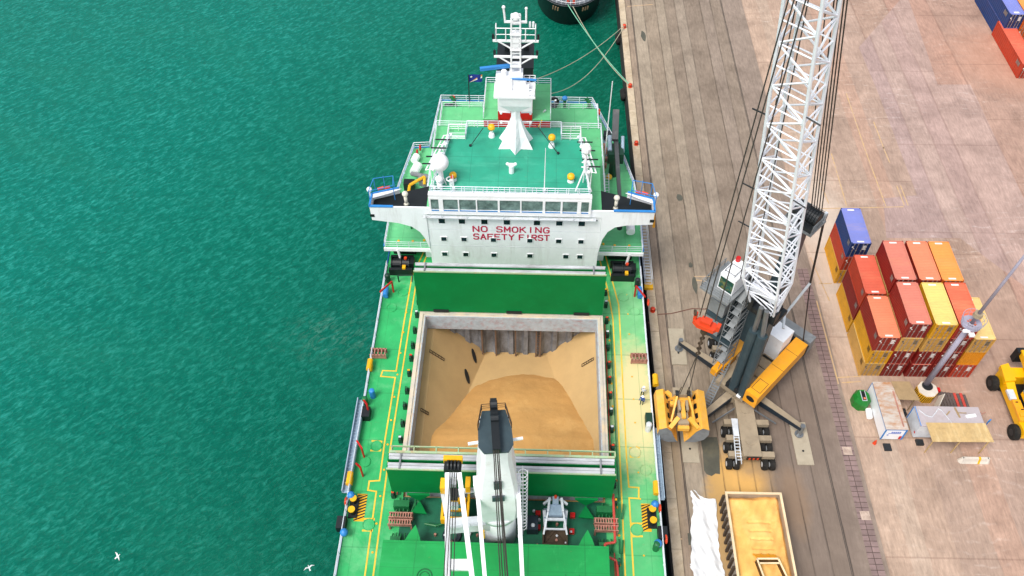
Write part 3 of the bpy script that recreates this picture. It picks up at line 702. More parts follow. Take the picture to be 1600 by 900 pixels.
def stuff_at(lst):
    for nm, m_, (x, y), kind in lst:
        mb = MB()
        if kind == 'cyl': mb.cyl((x, y), .32, 4, 5.3, 12); mb.sphere((x, y, 5.3), .32, 10, .5, True)
        if kind == 'box': mb.cbox((x, y, 4.5), .9, 1.3, 1.0)
        if kind == 'lying': mb.tube((x, y-.7, 4.8), (x, y+.7, 4.8), .32, n=10); mb.box(x-.25, x+.25, y-.4, y+.4, 4, 4.6)
        if kind == 'ring': mb.ring((x, y, 4.9), .36, .1, 'X', 14, 6)
        if kind == 'ball': mb.sphere((x, y, 5.0), .42, 12); mb.cyl((x, y), .06, 4, 4.7, 6)
        if kind == 'frame':
            for k in range(5): mb.box(x-.9+k*.4, x-.8+k*.4, y-.5, y+.5, 4.5, 4.9)
            mb.box(x-1, x+.9, y-.5, y-.4, 4.2, 4.9); mb.box(x-1, x+.9, y+.4, y+.5, 4.2, 4.9)
            for a in (-.9, .8):
                mb.box(x+a-.05, x+a+.05, y-.45, y-.35, 4, 4.5); mb.box(x+a-.05, x+a+.05, y+.35, y+.45, 4, 4.5)
        P_(mb, nm, m_, smooth=(kind == 'ball'))
stuff_at([('foam_drum', M['blue'], (-15.47, 65.04), 'lying'), ('foam_drum', M['blue'], (15.66, 65.82), 'lying'), ('life_ring', M['redorange'], (16.54, 64.18), 'ring'),
  ('winch_frame', M['rustpink'], (-15.16, 56.05), 'frame'), ('winch_frame', M['rustpink'], (15, 56.21), 'frame'),
  ('air_vent', M['yellow'], (-15.96, 54.24), 'lying'), ('air_vent', M['yellow'], (15.73, 39.9), 'lying'), ('air_vent', M['yellow'], (-16.07, 40.01), 'lying'), ('air_vent', M['yellow'], (16.62, 53.11), 'lying'),
  ('float_ball', M['blue'], (-15.58, 38.06), 'ball'), ('float_ball', M['blue'], (-15.68, 34.07), 'ball'), ('float_ball', M['blue'], (15.44, 38.02), 'ball'), ('float_ball', M['blue'], (15.45, 33.91), 'ball'),
  ('life_ring', M['redorange'], (-16.01, 37.41), 'ring'), ('life_ring', M['redorange'], (15.92, 37.62), 'ring'), ('life_ring', M['redorange'], (16.28, 34.39), 'ring'),
  ('pilot_gear', M['black'], (-16.17, 35.15), 'box'), ('pilot_gear', M['black'], (16.02, 35.06), 'box'), ('vent_post', M['green'], (15.29, 33.71), 'cyl'), ('vent_post', M['blue'], (-15.14, 50.47), 'cyl'),
  ('pilot_gear', M['black'], (-15.51, 47.97), 'box'), ('pilot_gear', M['dkgreen'], (15.63, 48.09), 'box'), ('gas_bottle', M['whitegrey'], (15.43, 47.12), 'cyl'),
  ('vent_post', M['dkgreen'], (-15.51, 67.29), 'cyl'), ('vent_post', M['dark'], (15.44, 67.44), 'cyl'), ('vent_post', M['green'], (-15.79, 49.44), 'cyl')])
for p, q in (((-14.67, 65.65, 6), (-15.74, 63.53, 6.6)), ((15.05, 65.79, 6), (15.92, 63.65, 6.6)), ((-15.27, 48.24, 6), (-15.58, 48.49, 6.5)), ((-15.07, 42.94, 6), (-15.62, 43.55, 6.5)), ((-14.88, 40.72, 6), (-15.29, 40.89, 6.5))):
    mb = MB(); mb.tube((p[0], p[1], 4), p, .12); mb.beam(p, q, .16, .2); P_(mb, 'davit_arm', M['red'])
mb = MB(); mb.path([(-14.2, 67.3, 4), (-14.2, 67.3, 5.2), (-12.4, 67.4, 5.2), (-12.4, 66.6, 4.9)], .09, 6); P_(mb, 'davit_arm', M['dkgreen'])
# winches by the superstructure
for (x, y) in ((-14.0, 69.6), (-13.9, 73.2), (13.7, 69.4), (13.6, 73.0)):
    mb = MB(); mb.box(x-1.5, x+1.4, y-1.3, y-.9, 4, 5.1); mb.box(x-1.5, x+1.4, y+.8, y+1.2, 4, 5.1); mb.tube((x-1.3, y, 4.9), (x+.9, y, 4.9), .62, n=14)
    for dx in (-1.3, -.1, .9): mb.tube((x+dx, y, 4.9), (x+dx+.1, y, 4.9), .85, n=16)
    mb.box(x+.9, x+1.6, y-.6, y+.5, 4, 5.5); w_ = P_(mb, 'mooring_winch', M['black'])
    mb = MB(); mb.cyl((x+.5, y+.2), .2, 5.4, 5.75, 8); P_(mb, 'winch_lever', M['redorange'], w_)
    mb = MB(); mb.box(x+.2, x+.6, y-1.2, y-.7, 5.1, 5.4); P_(mb, 'winch_guard', M['yellow'], w_)

# ------------------------------------------------------------------ superstructure
WX0, WX1, WY = -9.9, 10.25, 68.25
mb = MB()
mb.box(WX0, WX1, WY, 78.5, 4.0, 15.6)
wall = P_(mb, 'front_wall', M['wall'])
mb = MB(); mb.box(WX0-.02, -9.4, 68.6, 78.45, 15.6, 15.68); mb.box(8.9, WX1+.02, 68.6, 78.45, 15.6, 15.68); P_(mb, 'bridge_side_deck', M['lightdeck'])
mb = MB(); mb.box(-11.2, 11.4, 71.5, 99.0, 4.0, 6.85); P_(mb, 'stern_house', M['wall'])
mb = MB(); mb.box(-10.4, 10.7, 78.6, 93.9, 7.0, 9.75); P_(mb, 'tier_block', M['wall'])
mb = MB(); mb.box(-10.75, 11.05, 78.5, 94.3, 9.75, 9.9); P_(mb, 'boat_deck', M['lightdeck'])
mb = MB(); mb.box(-10.2, 10.4, 78.6, 86.2, 9.9, 12.65); mb.box(WX0-.35, WX0-.01, 69.6, 78.5, 7, 12.65); mb.box(WX1+.01, WX1+.3, 69.6, 78.5, 7, 12.65); P_(mb, 'tier_block', M['wall'])
mb = MB(); mb.box(-10.65, WX0, 69.2, 86.7, 12.65, 12.8); mb.box(WX1, 11.15, 69.2, 86.7, 12.65, 12.8); mb.box(WX0, WX1, 78.5, 86.7, 12.65, 12.8); P_(mb, 'upper_side_deck', M['lightdeck'])
cd = [(-9.3, 68.45), (-8.2, 75.0), (-7.85, 77.7), (-5.95, 77.75), (-5.9, 80.0), (5.6, 80.1), (5.6, 77.95), (7.8, 78.0), (8.75, 68.45)]
mb = MB(); mb.prism([(x*.995, y) for x, y in cd], 12.81, 18.25); P_(mb, 'wheelhouse', M['wall'])
mb = MB(); mb.prism(cd, 18.25, 18.4); P_(mb, 'compass_deck', M['compass'])
mb = MB(); mb.box(-9.45, 8.95, 68.0, 68.6, 18.15, 18.62); P_(mb, 'roof_coaming', M['white'])
# wheelhouse front with windows
mb = MB(); mb.box(-9.45, 8.95, 67.95, 68.24, 15.55, 16.25); mb.box(-9.45, 8.95, 67.98, 68.24, 17.92, 18.15); 
wins = [(-9.21, -8.33), (-7.82, -6.14), (-5.99, -4.1), (-3.95, -1.62), (-1.4, .92), (1.07, 3.46), (3.75, 5.49), (5.71, 7.37), (7.8, 8.67)]
ed = [-9.45]+[v for w_ in wins for v in w_]+[8.95]
for a, b_ in zip(ed[::2], ed[1::2]): mb.box(a, b_, 67.97, 68.24, 16.25, 17.92)
wf = P_(mb, 'wheelhouse_front', M['white'])
for a, b_ in wins:
    mb = MB(); mb.box(a, b_, 68.08, 68.2, 16.25, 17.92); w_ = P_(mb, 'window', M['glass'], wf)
mb = MB()
for a, b_ in wins: mb.box(a+.02, b_-.02, 67.93, 67.95, 16.12, 16.3)
P_(mb, 'window_sill', M['blue'], wf)
mb = MB(); mb.box(-10.2, 9.6, 67.6, 68.0, 15.2, 15.32); P_(mb, 'window_ledge', M['whitegrey'])
mb = MB()
for x in (-9.9, -8.1, -5.2, -1, 3, 7, 9.3): mb.box(x, x+.06, 67.6, 67.66, 15.32, 16.0)
mb.path([(-10.1, 67.62, 15.95), (9.5, 67.62, 15.95)], .03, 4); P_(mb, 'ledge_railing', M['whitegrey'])
# port lights
def dx_(X): return X+2.07
for row, z, zs in (([-10.46+.2, -7.92, -5.31, -2.7, .79, 3.38, 5.97], 14.2, .36), ([-10.43+.2, -7.83, -4.33, 0., 3.41, 6.05], 11.12, .3), ([-10.8+.5, -7.75, -4.32, .03, 4.37, 6.07], 8.4, .3)):
    for X in row:
        x = dx_(X); mb = MB(); mb.box(x-zs-.09, x+zs+.09, WY-.06, WY, z-zs-.09, z+zs+.09); f_ = P_(mb, 'port_window', M['white'])
        mb = MB(); mb.box(x-zs, x+zs, WY-.08, WY-.06, z-zs, z+zs); P_(mb, 'pane', M['portglass'], f_)
mb = MB()
for X in (-9.6, -4.5+.3, 4.6, 8.9): mb.box(X, X+.9, WY-.14, WY-.02, 14.75, 14.9)
P_(mb, 'name_board_lamp', M['grey'])
mb = MB(); 
for z in (9.9, 12.75): mb.box(WX0, WX1, WY-.012, WY, z, z+.04)
P_(mb, 'plate_seam', M['whitegrey'])
# lettering
GL = {'N': [((0,0),(0,1)),((0,1),(1,0)),((1,0),(1,1))], 'O': [((.25,0),(.75,0)),((.75,0),(1,.25)),((1,.25),(1,.75)),((1,.75),(.75,1)),((.75,1),(.25,1)),((.25,1),(0,.75)),((0,.75),(0,.25)),((0,.25),(.25,0))],
 'S': [((0,.15),(.2,0)),((.2,0),(.8,0)),((.8,0),(1,.2)),((1,.2),(.9,.45)),((.9,.45),(.1,.58)),((.1,.58),(0,.8)),((0,.8),(.2,1)),((.2,1),(.8,1)),((.8,1),(1,.87))],
 'M': [((0,0),(0,1)),((0,1),(.5,.3)),((.5,.3),(1,1)),((1,1),(1,0))], 'K': [((0,0),(0,1)),((0,.4),(.9,1)),((.3,.6),(1,0))], 'I': [((.5,0),(.5,1))],
 'G': [((1,.85),(.75,1)),((.75,1),(.25,1)),((.25,1),(0,.75)),((0,.75),(0,.25)),((0,.25),(.25,0)),((.25,0),(.8,0)),((.8,0),(1,.15)),((1,.15),(1,.45)),((1,.45),(.6,.45))],
 'A': [((0,0),(.5,1)),((.5,1),(1,0)),((.2,.35),(.8,.35))], 'F': [((0,0),(0,1)),((0,1),(1,1)),((0,.52),(.8,.52))], 'E': [((0,0),(0,1)),((0,1),(1,1)),((0,.52),(.8,.52)),((0,0),(1,0))],
 'T': [((.5,0),(.5,1)),((0,1),(1,1))], 'Y': [((.5,0),(.5,.5)),((.5,.5),(0,1)),((.5,.5),(1,1))], 'R': [((0,0),(0,1)),((0,1),(.8,1)),((.8,1),(1,.85)),((1,.85),(1,.65)),((1,.65),(.8,.5)),((.8,.5),(0,.5)),((.5,.5),(1,0))]}
def text(s, x0, x1, z0, z1, y):
    mb = MB(); n_ = len(s); cell = (x1-x0)/(n_-.32); w_ = cell*.68; k = 0
    for i, ch_ in enumerate(s):
        gx0 = x0+i*cell
        for (a, b_), (c_, d_) in GL[ch_]:
            k += 1; yy = y-.002*(k % 4)
            p = Vector((gx0+a*w_, yy, z0+.08+b_*(z1-z0-.16))); q = Vector((gx0+c_*w_, yy, z0+.08+d_*(z1-z0-.16))); e = (q-p).normalized()*.06
            mb.beam(p-e, q+e, .17, .012, up=(0, 1, 0))
    return mb
for s, X0, X1, z0, z1 in (('NO', -6.67, -5.05, 12.42, 13.45), ('SMOKING', -3.9, 2.21, 12.42, 13.45), ('SAFETY', -6.65, -1.9, 11.1, 12.15), ('FIRST', -1.25, 2.25, 11.1, 12.15)):
    P_(text(s, dx_(X0), dx_(X1), z0, z1, WY-.02), 'lettering', M['letter'], wall)
# bridge wings
wl = [(-16.35, 16.35), (-16.3, 14.2), (-13.3, 13.75), (-11.8, 13.2), (-10.9, 12.3), (-10.4, 11.2), (WX0-.02, 9.3), (WX0-.02, 15.2), (-9.45, 15.5), (-9.45, 16.35)]
wr = [(16.2, 16.35), (16.2, 14.35), (13.2, 14.1), (11.9, 13.75), (11.1, 12.9), (10.6, 11.6), (WX1+.02, 9.3), (WX1+.02, 15.2), (8.95, 15.5), (8.95, 16.35)]
for s, pf in ((-1, wl), (1, wr)):
    mb = MB(); mb.prismY(pf, WY-.1, WY+.1); w_ = P_(mb, 'wing_bulwark', M['wall'])
    e = pf[0][0]; i0 = pf[-1][0]
    mb = MB(); mb.prism([(i0, WY+.1), (e, WY+.1), (e, 70.2), (s*13.5, 71.4), (i0, 72.9)], 15.2, 15.4); f_ = P_(mb, 'bridge_wing_deck', M['black'])
    mb = MB(); mb.beam((e*1.003, WY-.02, 16.42), (i0+s*(4.2 if s < 0 else 2.6), WY-.02, 16.42), .3, .12); mb.beam((e, WY, 16.42), (e, 70.3, 16.42), .22, .12); mb.beam((e, 70.3, 16.42), (s*13.3, 71.3, 16.42), .2, .12); P_(mb, 'wing_capping', M['blue'], w_)
    mb = MB(); mb.box(min(e, e-s*.12), max(e, e-s*.12), WY, 70.3, 14.3, 16.36); mb.beam((e-s*.1, 70.3, 15.9), (s*13.3, 71.4, 15.9), .08, .95); mb.prism([(e-s*.1, 69.6), (e-s*.2, 70.5), (s*14.3, 71.3), (s*13.0, 71.2), (s*14.4, 70.4)], 16.3, 16.34); P_(mb, 'wing_end_plate', M['white'], w_)
    mb = MB()
    for a, b_ in (((e, 69.0), (e, 71.1)), ((e-s*2.5, 71.2), (e, 71.4))): pass
    q = [(e+s*.1, 69.3), (e-s*.2, 71.4), (e-s*2.4, 71.9), (e-s*2.6, 70.3)]
    for x, y in q: mb.tube((x, y, 15.4), (x, y, 17.7), .05, n=5)
    for (x, y), (x2, y2) in zip(q, q[1:]+q[:1]): mb.beam((x, y, 17.7), (x2, y2, 17.7), .07, .07)
    mb.beam(((q[1][0]+q[2][0])/2, (q[1][1]+q[2][1])/2, 15.4), ((q[1][0]+q[2][0])/2, (q[1][1]+q[2][1])/2, 17.9), .07, .07); P_(mb, 'wing_awning_frame', M['blue'], w_)
    mb = MB(); mb.tube((e-s*.6, 70.9, 16.5), (e-s*1.3, 71.1, 16.6), .17, n=8); mb.tube((e-s*1.4, 71.1, 16.5), (e-s*2.0, 71.2, 16.6), .17, n=8); P_(mb, 'life_ring', M['redorange'], w_)
    mb = MB(); mb.sphere((e+s*.25, 70.4, 16.9), .33, 10); mb.cyl((e+s*.25, 70.4), .09, 15.6, 16.8, 6); P_(mb, 'searchlight', M['white'], w_)
    x = -12.35 if s < 0 else 11.9
    mb = MB(); mb.cyl((x, 69.6), .2, 15.4, 17.0, 10); mb.sphere((x, 69.6, 17.1), .36, 12); mb.cyl((x, 69.6), .34, 15.4, 15.7, 12, .2); P_(mb, 'repeater_stand', mat('cream_paint', '#e6e0cf', .5), w_, True)
    mb = MB(); mb.box(e-s*.15-.25, e-s*.15+.25, WY-.16, WY-.1, 14.75, 15.15); P_(mb, 'side_light', M['black'], w_)
# deck front edges and pillars of the poop deck
for s in (-1, 1):
    xa, xb = (-16.1, WX0) if s < 0 else (WX1, 16.1)
    mb = MB(); mb.box(xa, xb, 70.12, 70.3, 6.55, 7.06); P_(mb, 'deck_edge_beam', M['white'])
    mb = MB(); mb.tube((s*14.1, 70.2, 4), (s*14.4, 70.2, 6.9), .17, n=8); mb.tube((s*14.1, 76, 4), (s*14.1, 76, 6.9), .17, n=8); P_(mb, 'pillar', M['white'])
    P_(rail([(xa+.2 if s < 0 else xb-.2, 70.4, 7), ((xb-.1) if s < 0 else xa+.1, 70.4, 7)], 1.0, 1.6, .035), 'deck_railing', M['bluewhite'])
    mb = MB()
    for (x, y) in ((12.6, 71.4), (14.4, 71.4), (11.2, 71.6), (11.2, 72.8), (11.2, 74), (13.3, 75)): mb.cyl((s*x, y), .16, 7, 7.12, 8)
    P_(mb, 'deck_light', M['yellow'])
po = [(-hw, 70.5), (-hw, 76), (-15.4, 82), (-14.4, 88.8), (-12.2, 89.0), (-11.5, 99.2), (10.6, 99.2), (12.6, 93), (14.6, 87), (15.7, 82), (hw, 76), (hw, 70.5)]
P_(rail([(x*.99, y-.1, 7) for x, y in po], 1.05, 1.9, .05), 'poop_railing', M['bluewhite'])
mb = MB(); 
for a, b_ in zip(po, po[1:]): mb.beam((a[0], a[1], 7.06), (b_[0], b_[1], 7.06), .18, .12)
P_(mb, 'gunwale_bar', M['blue'])
P_(rail([(-10.6, 78.7, 9.9), (-10.6, 94.1, 9.9), (-5, 94.1, 9.9), (5, 94.1, 9.9), (10.9, 94.1, 9.9), (10.9, 78.7, 9.9)], 1.0, 1.7, .045), 'deck_railing', M['bluewhite'])
P_(rail([(-10.5, 69.4, 12.8), (-10.5, 86.5, 12.8), (10.9, 86.5, 12.8), (11.0, 69.4, 12.8)], 1.0, 1.7, .05), 'deck_railing', M['bluewhite'])
P_(rail([(x*.985, y+(.15 if y < 70 else -.1), 18.4) for x, y in cd], 1.0, 1.3, .045, loop=True), 'deck_railing', M['bluewhite'])
P_(rail([(-9.2, 68.35, 18.62), (8.7, 68.35, 18.62)], 1.0, 1.2, .04), 'deck_railing', M['bluewhite'])
# inner stair platforms beside the compass deck
for x0, x1 in ((-8.3, -5.95), (5.65, 8.0)):
    P_(rail([(x0, 79.6, 16.2), (x1, 79.6, 16.2), (x1, 81.8, 16.2), (x0, 81.8, 16.2)], 1.0, 1.2, .05, loop=True), 'deck_railing', M['white'])
    mb = MB(); mb.box(x0, x1, 78.1, 82, 16.05, 16.2); P_(mb, 'stair_landing', M['lightdeck'])
    mb = MB(); mb.box(x0+.2, x1-.2, 78.3, 81.8, 12.8, 16.05); P_(mb, 'tier_block', M['wall'])
# slanted light trellises along compass deck edges
for s in (-1, 1):
    xt, xb = (-8.0, -9.1) if s < 0 else (7.9, 8.75)
    mb = MB()
    mb.beam((xt, 78.3, 18.4), (xb, 69.5, 21.2), .22, .22); mb.beam((xt-s*.0+s*.5, 78.3, 18.4), (xb+s*.5, 69.5, 21.0), .14, .14)
    for k in range(8):
        t = k/7; p = Vector((xt, 78.3, 18.5)).lerp(Vector((xb, 69.5, 21.1)), t); mb.tube(p, p+Vector((s*.5, 0, -.1)), .05, n=4); mb.tube(p, (p.x, p.y, 18.4), .05, n=4)
        mb.sphere((p.x-s*.3, p.y, p.z), .22, 8)
    P_(mb, 'light_mast', M['white'])
    mb = MB()
    for t in (.2, .45, .7, .9):
        p = Vector((xt, 78.3, 18.5)).lerp(Vector((xb, 69.5, 21.1)), t); mb.box(p.x+s*.2-.9, p.x+s*.2+.9, p.y-.05, p.y+.05, p.z+.2, p.z+.34)
    P_(mb, 'aerial', M['dark'])
# lattice signal mast on the starboard side
mb = MB(); bx, by = 8.0, 69.8
for dx, dy in ((-.9, -.6), (.9, -.6), (0, .9)):
    mb.tube((bx+dx, by+dy, 18.4), (bx, by, 21.4), .08, n=5)
mb.tube((bx, by, 20.8), (bx, by, 24.0), .17, .12, 8); mb.sphere((bx, by, 24.2), .55, 10, 1.3)
for z in (21.5, 22.2, 23): mb.box(bx-.4, bx+.4, by-.05, by+.05, z, z+.1)
P_(mb, 'signal_mast', M['white'])
# whip aerials
for x, h_ in ((-6.6, 2.4), (3.6, 6.5), (-8.8, 1.5)):
    mb = MB(); mb.tube((x, 69.0, 18.4), (x, 69.0, 18.4+h_), .07, .03, 5); mb.cyl((x, 69.0), .18, 18.4, 18.9, 8); P_(mb, 'aerial', M['white'])
mb = MB(); mb.tube((11.6, 84.5, 7), (11.6, 84.5, 22), .09, .05, 5); P_(mb, 'aerial', M['white'])
mb = MB(); mb.cyl((-8.2, 69.3), .4, 18.4, 19.3, 10, .25); mb.sphere((-8.2, 69.3, 19.8), .45, 10); P_(mb, 'horn', M['white'], smooth=True)
# satellite radome
mb = MB(); x, y = -8.1, 70.2; mb.cyl((x, y), .32, 18.4, 20.6, 10, .28); mb.beam((x-.6, y-.3, 18.4), (x, y, 20), .1, .1); mb.beam((x+.6, y-.3, 18.4), (x, y, 20), .1, .1); st = P_(mb, 'radome_stand', M['white'])
mb = MB(); mb.sphere((x, y, 21.5), 1.02, 24); P_(mb, 'radome', M['white'], st, True)
for p in ((-6.79, 70.7, 18.9), (6.59, 70.85, 18.9), (4.39, 76.66, 18.9), (-2.78, 78.3, 18.9)):
    mb = MB(); mb.cyl((p[0], p[1]), .4, 18.4, 18.9, 12, .3); bs = P_(mb, 'lamp_base', M['white']); z1 = 18.9
    if p[1] > 75:
        mb = MB(); mb.cyl((p[0], p[1]), .16, 18.9, 19.6, 8); P_(mb, 'lamp_post', M['white'], bs); z1 = 19.6
    mb = MB(); mb.cyl((p[0], p[1]), .42, z1, z1+.3, 16); mb.sphere((p[0], p[1], z1+.3), .42, 14, .75, True); P_(mb, 'lamp_dome', M['yellow'], bs, True)
mb = MB(); x, y = -.2, 72.1; mb.cyl((x, y), .3, 18.4, 19.3, 10); mb.sphere((x, y, 19.4), .34, 10); mb.box(x-.5, x+.5, y-.12, y+.12, 19.5, 19.75); mb.sphere((x-.45, y, 19.7), .2, 8); mb.sphere((x+.45, y, 19.7), .2, 8); P_(mb, 'binnacle', M['white'], smooth=False)
mb = MB(); x, y = -6.9, 69.9; mb.cyl((x, y), .3, 18.4, 19.1, 8); mb.ring((x-.2, y, 19.3), .35, .08, 'Z', 12, 4); sg = P_(mb, 'signal_lamp', M['white'])
mb = MB(); mb.sphere((x+.1, y+.1, 19.5), .22, 8); P_(mb, 'lamp_dome', M['redorange'], sg)
for p, q in (((-5.21, 76.49, 18.43), (-3.67, 77.31, 20.5)), ((5.16, 75.42, 18.43), (2.54, 78.04, 20.5))):
    mb = MB(); mb.tube(p, q, .05, n=5); mb.cyl(p[:2], .16, 18.41, 18.6, 8); P_(mb, 'mast_stay', M['dark'])
# main mast
MX, MY = .15, 77.0
mb = MB()
# flared star-shaped foot, narrowing to the trunk
def loft(mb, secs):
    n = len(secs[0]); vs = [v for s_ in secs for v in s_]
    fs = [(k*n+i, k*n+(i+1) % n, (k+1)*n+(i+1) % n, (k+1)*n+i) for k in range(len(secs)-1) for i in range(n)]
    fs.append(tuple(range((len(secs)-1)*n, len(secs)*n))); mb.add(vs, fs)
def star(r1, r2, z, y0=0): 
    return [(MX+(r1 if i % 2 == 0 else r2)*math.cos(i*PI/6-PI/2), MY+y0+(r1 if i % 2 == 0 else r2)*.85*math.sin(i*PI/6-PI/2), z) for i in range(12)]
loft(mb, [star(2.35, 1.25, 18.42), star(2.2, 1.1, 18.75), star(1.5, .95, 20.0), star(.95, .7, 21.3), star(.6, .5, 22.4), star(.58, .5, 24.6)])
mast = P_(mb, 'main_mast', M['white'])
mb = MB(); loft(mb, [[(MX+x, MY+y, z) for x, y in ((-a, -b_), (a, -b_), (a, b_), (-a, b_))] for a, b_, z in ((.6, .5, 23.7), (1.75, .9, 24.7), (1.85, 1.1, 26.0), (1.85, 1.1, 26.1))])
mb.box(MX-2.4, MX+2.2, MY-1.2, MY+1.5, 26.0, 26.25); P_(mb, 'radar_platform', M['white'], mast)
mb = MB(); mb.box(MX-2.2, MX-.4, MY-.2, MY+1.4, 26.25, 27.8); mb.box(MX+.6, MX+1.5, MY-.4, MY+.5, 26.25, 27.0); mb.cyl((MX-1.3, MY+.5), .3, 27.8, 28.5, 8); mb.cyl((MX+1.0, MY+.1), .22, 27.0, 27.6, 8); mb.box(MX-.7, MX+.8, MY+.1, MY+1.4, 26.25, 28.2); P_(mb, 'radar_gearbox', M['white'], mast)
a1 = (-3.77, 77.44, 28.7); a2 = (0.36, 78.34, 28.7)
mb = MB(); mb.beam(a1, a2, .38, .34); P_(mb, 'radar_scanner', M['blue'], mast)
mb = MB(); mb.beam((MX-.7, MY+.15, 27.75), (MX+2.3, MY-.1, 27.75), .2, .16); P_(mb, 'radar_scanner', M['blue'], mast)
P_(rail([(MX+.9, MY-1.1, 26.25), (MX+2.15, MY-1.1, 26.25), (MX+2.15, MY+1.4, 26.25), (MX+.9, MY+1.4, 26.25)], 1.0, .8, .05), 'platform_railing', M['white'], mast)
mb = MB()
for dx in (-.52, .52):
    for dy in (-.35, .35): mb.beam((MX+dx, MY+.9+dy, 26.2), (MX+dx*.9, MY+.9+dy, 35.0), .16, .16)
for k in range(14):
    z = 27+k*.62; mb.box(MX-.5, MX+.5, MY+.5, MY+.58, z, z+.1); 
    if k % 2: mb.box(MX-.5, MX+.5, MY+1.2, MY+1.28, z, z+.1)
for z in (29.0, 31.1, 33.0): mb.box(MX-.6, MX+.6, MY+.4, MY+1.35, z, z+.14)
mb.box(MX-.35, MX+.35, MY+.5, MY+1.2, 31.5, 32.6); P_(mb, 'mast_ladder_tower', M['white'], mast)
for z, w_ in ((30.2, 2.35), (32.2, 2.45)):
    mb = MB(); mb.beam((MX-w_, MY+.7, z), (MX+w_, MY+.7, z), .2, .2)
    for s in (-1, 1): mb.beam((MX+s*.5, MY+.6, z-.9), (MX+s*w_*.75, MY+.65, z-.05), .12, .12)
    P_(mb, 'yardarm', M['white'], mast)
    mb = MB()
    for s in (-1, 1): mb.cyl((MX+s*(w_-.05), MY+.9), .14, z+.1, z+.65, 8)
    P_(mb, 'navigation_light', M['black'], mast)
P_(rail([(MX-2.1, MY+1.5, 32.3), (MX-2.1, MY+.6, 32.3), (MX+2.1, MY+.6, 32.3), (MX+2.1, MY+1.5, 32.3)], 1.5, 1.0, .055, levels=(1, .5)), 'yard_railing', M['white'], mast)
mb = MB(); mb.box(MX-1.2, MX+1.2, MY+.8, MY+1.0, 34.3, 34.5); mb.sphere((MX, MY+.9, 35.0), .45, 10)
mb.tube((MX-1.1, MY+.9, 34.4), (MX-1.25, MY+.9, 36.0), .11, n=6); mb.sphere((MX-1.25, MY+.9, 36.1), .2, 8); mb.tube((MX+1.1, MY+.9, 34.4), (MX+1.1, MY+.9, 35.9), .1, n=6); mb.sphere((MX+1.1, MY+.9, 36), .16, 8)
P_(mb, 'mast_head', M['white'], mast)
for dx in (1.5, 1.85): mb = MB(); mb.cyl((MX+dx, MY+1.2), .12, 33.6, 34.2, 8); P_(mb, 'anemometer', M['white'], mast)
for s in (-1, 1):
    for k, z in enumerate((19.8, 21.2)): 
        mb = MB(); mb.beam((MX+s*.6, MY+.4, z+1.6), (MX+s*1.9, MY+.5, z+1.6), .12, .1); mb.cyl((MX+s*1.7, MY+.5), .14, z+1.3, z+1.6, 8); P_(mb, 'light_bracket', M['white'], mast)
# engine casing and funnel
mb = MB(); mb.box(-4.2, 4.3, 84.9, 92.1, 9.9, 15.5); P_(mb, 'engine_casing', M['red'])
mb = MB(); mb.box(-4.3, 4.4, 84.8, 92.2, 15.5, 15.62); P_(mb, 'casing_deck', M['lightdeck'])
P_(rail([(-4.2, 85, 15.62), (-4.2, 92, 15.62), (4.3, 92, 15.62), (4.3, 85, 15.62)], 1.0, 1.7, .05), 'deck_railing', M['bluewhite'])
fx0, fx1, fy0, fy1 = -2.35, 1.98, 84.8, 89.6
for z0, z1, m_, nm in ((13.2, 16.9, 'red', 'funnel_band'), (16.9, 18.9, 'white', 'funnel_band'), (18.9, 20.6, 'red', 'funnel_band'), (20.6, 23.5, 'black', 'funnel_top')):
    mb = MB(); mb.box(fx0, fx1, fy0, fy1, z0, z1); P_(mb, nm, M[m_])
mb = MB()
for x, y in ((-1.2, 88.2), (0, 87.8), (1.1, 88.4)): mb.cyl((x, y), .35, 23.5, 24.3, 12)
mb.box(fx0-.08, fx1+.08, fy0-.08, fy1+.08, 23.4, 23.58); P_(mb, 'exhaust_pipe', M['black'])
mb = MB()
for z in (17.6, 18.2, 18.9): mb.box(1.2, 1.4, fy0-.05, fy0, z, z+.25)
P_(mb, 'funnel_scuttle', M['black'])
mb = MB(); mb.path([(2.52, 86.46, 12.9), (3.07, 86.5, 15), (3.63, 86.3, 16)], .12, 6); P_(mb, 'inclined_stair', M['whitegrey'])
mb = MB(); mb.path([(2.4, 84.5, 13.6), (3.2, 84.5, 15.8)], .1, 6); P_(mb, 'exhaust_pipe', M['yellow'])
# stern fittings
p = (8.61, 96.39, 7)
mb = MB(); c_, s_ = math.cos(-.75), math.sin(-.75)
mb.M = Matrix.Translation((7.6, 95.6, 0)) @ Matrix.Rotation(-.8, 4, 'Z'); mb.box(-1.7, 1.7, -.7, .7, 7.02, 7.1); bp1 = P_(mb, 'bitt_plate', M['orange'])
mb = MB(); mb.M = Matrix.Translation((7.6, 95.6, 0)) @ Matrix.Rotation(-.8, 4, 'Z'); mb.cyl((-.6, 0), .34, 7.1, 8.0, 12); mb.cyl((.6, 0), .34, 7.1, 8.0, 12); mb.box(-1, 1, -.3, .3, 7.1, 7.35); P_(mb, 'mooring_bitts', M['black'], bp1)
mb = MB(); mb.M = Matrix.Translation((7.6, 95.6, 0)) @ Matrix.Rotation(-.8, 4, 'Z'); mb.cyl((-.6, 0), .45, 8.0, 8.12, 12); mb.cyl((.6, 0), .45, 8.0, 8.12, 12); P_(mb, 'bitt_cap', M['yellow'], bp1)
mb = MB(); mb.ring((4.9, 98.2, 7.9), .6, .24, 'Y', 18, 8); mb.box(4.4, 5.4, 97.9, 98.5, 7, 7.4); P_(mb, 'fairlead', M['black'])
mb = MB(); mb.ring((-4.4, 98.0, 7.9), .55, .24, 'Y', 18, 8); P_(mb, 'fairlead', M['black'])
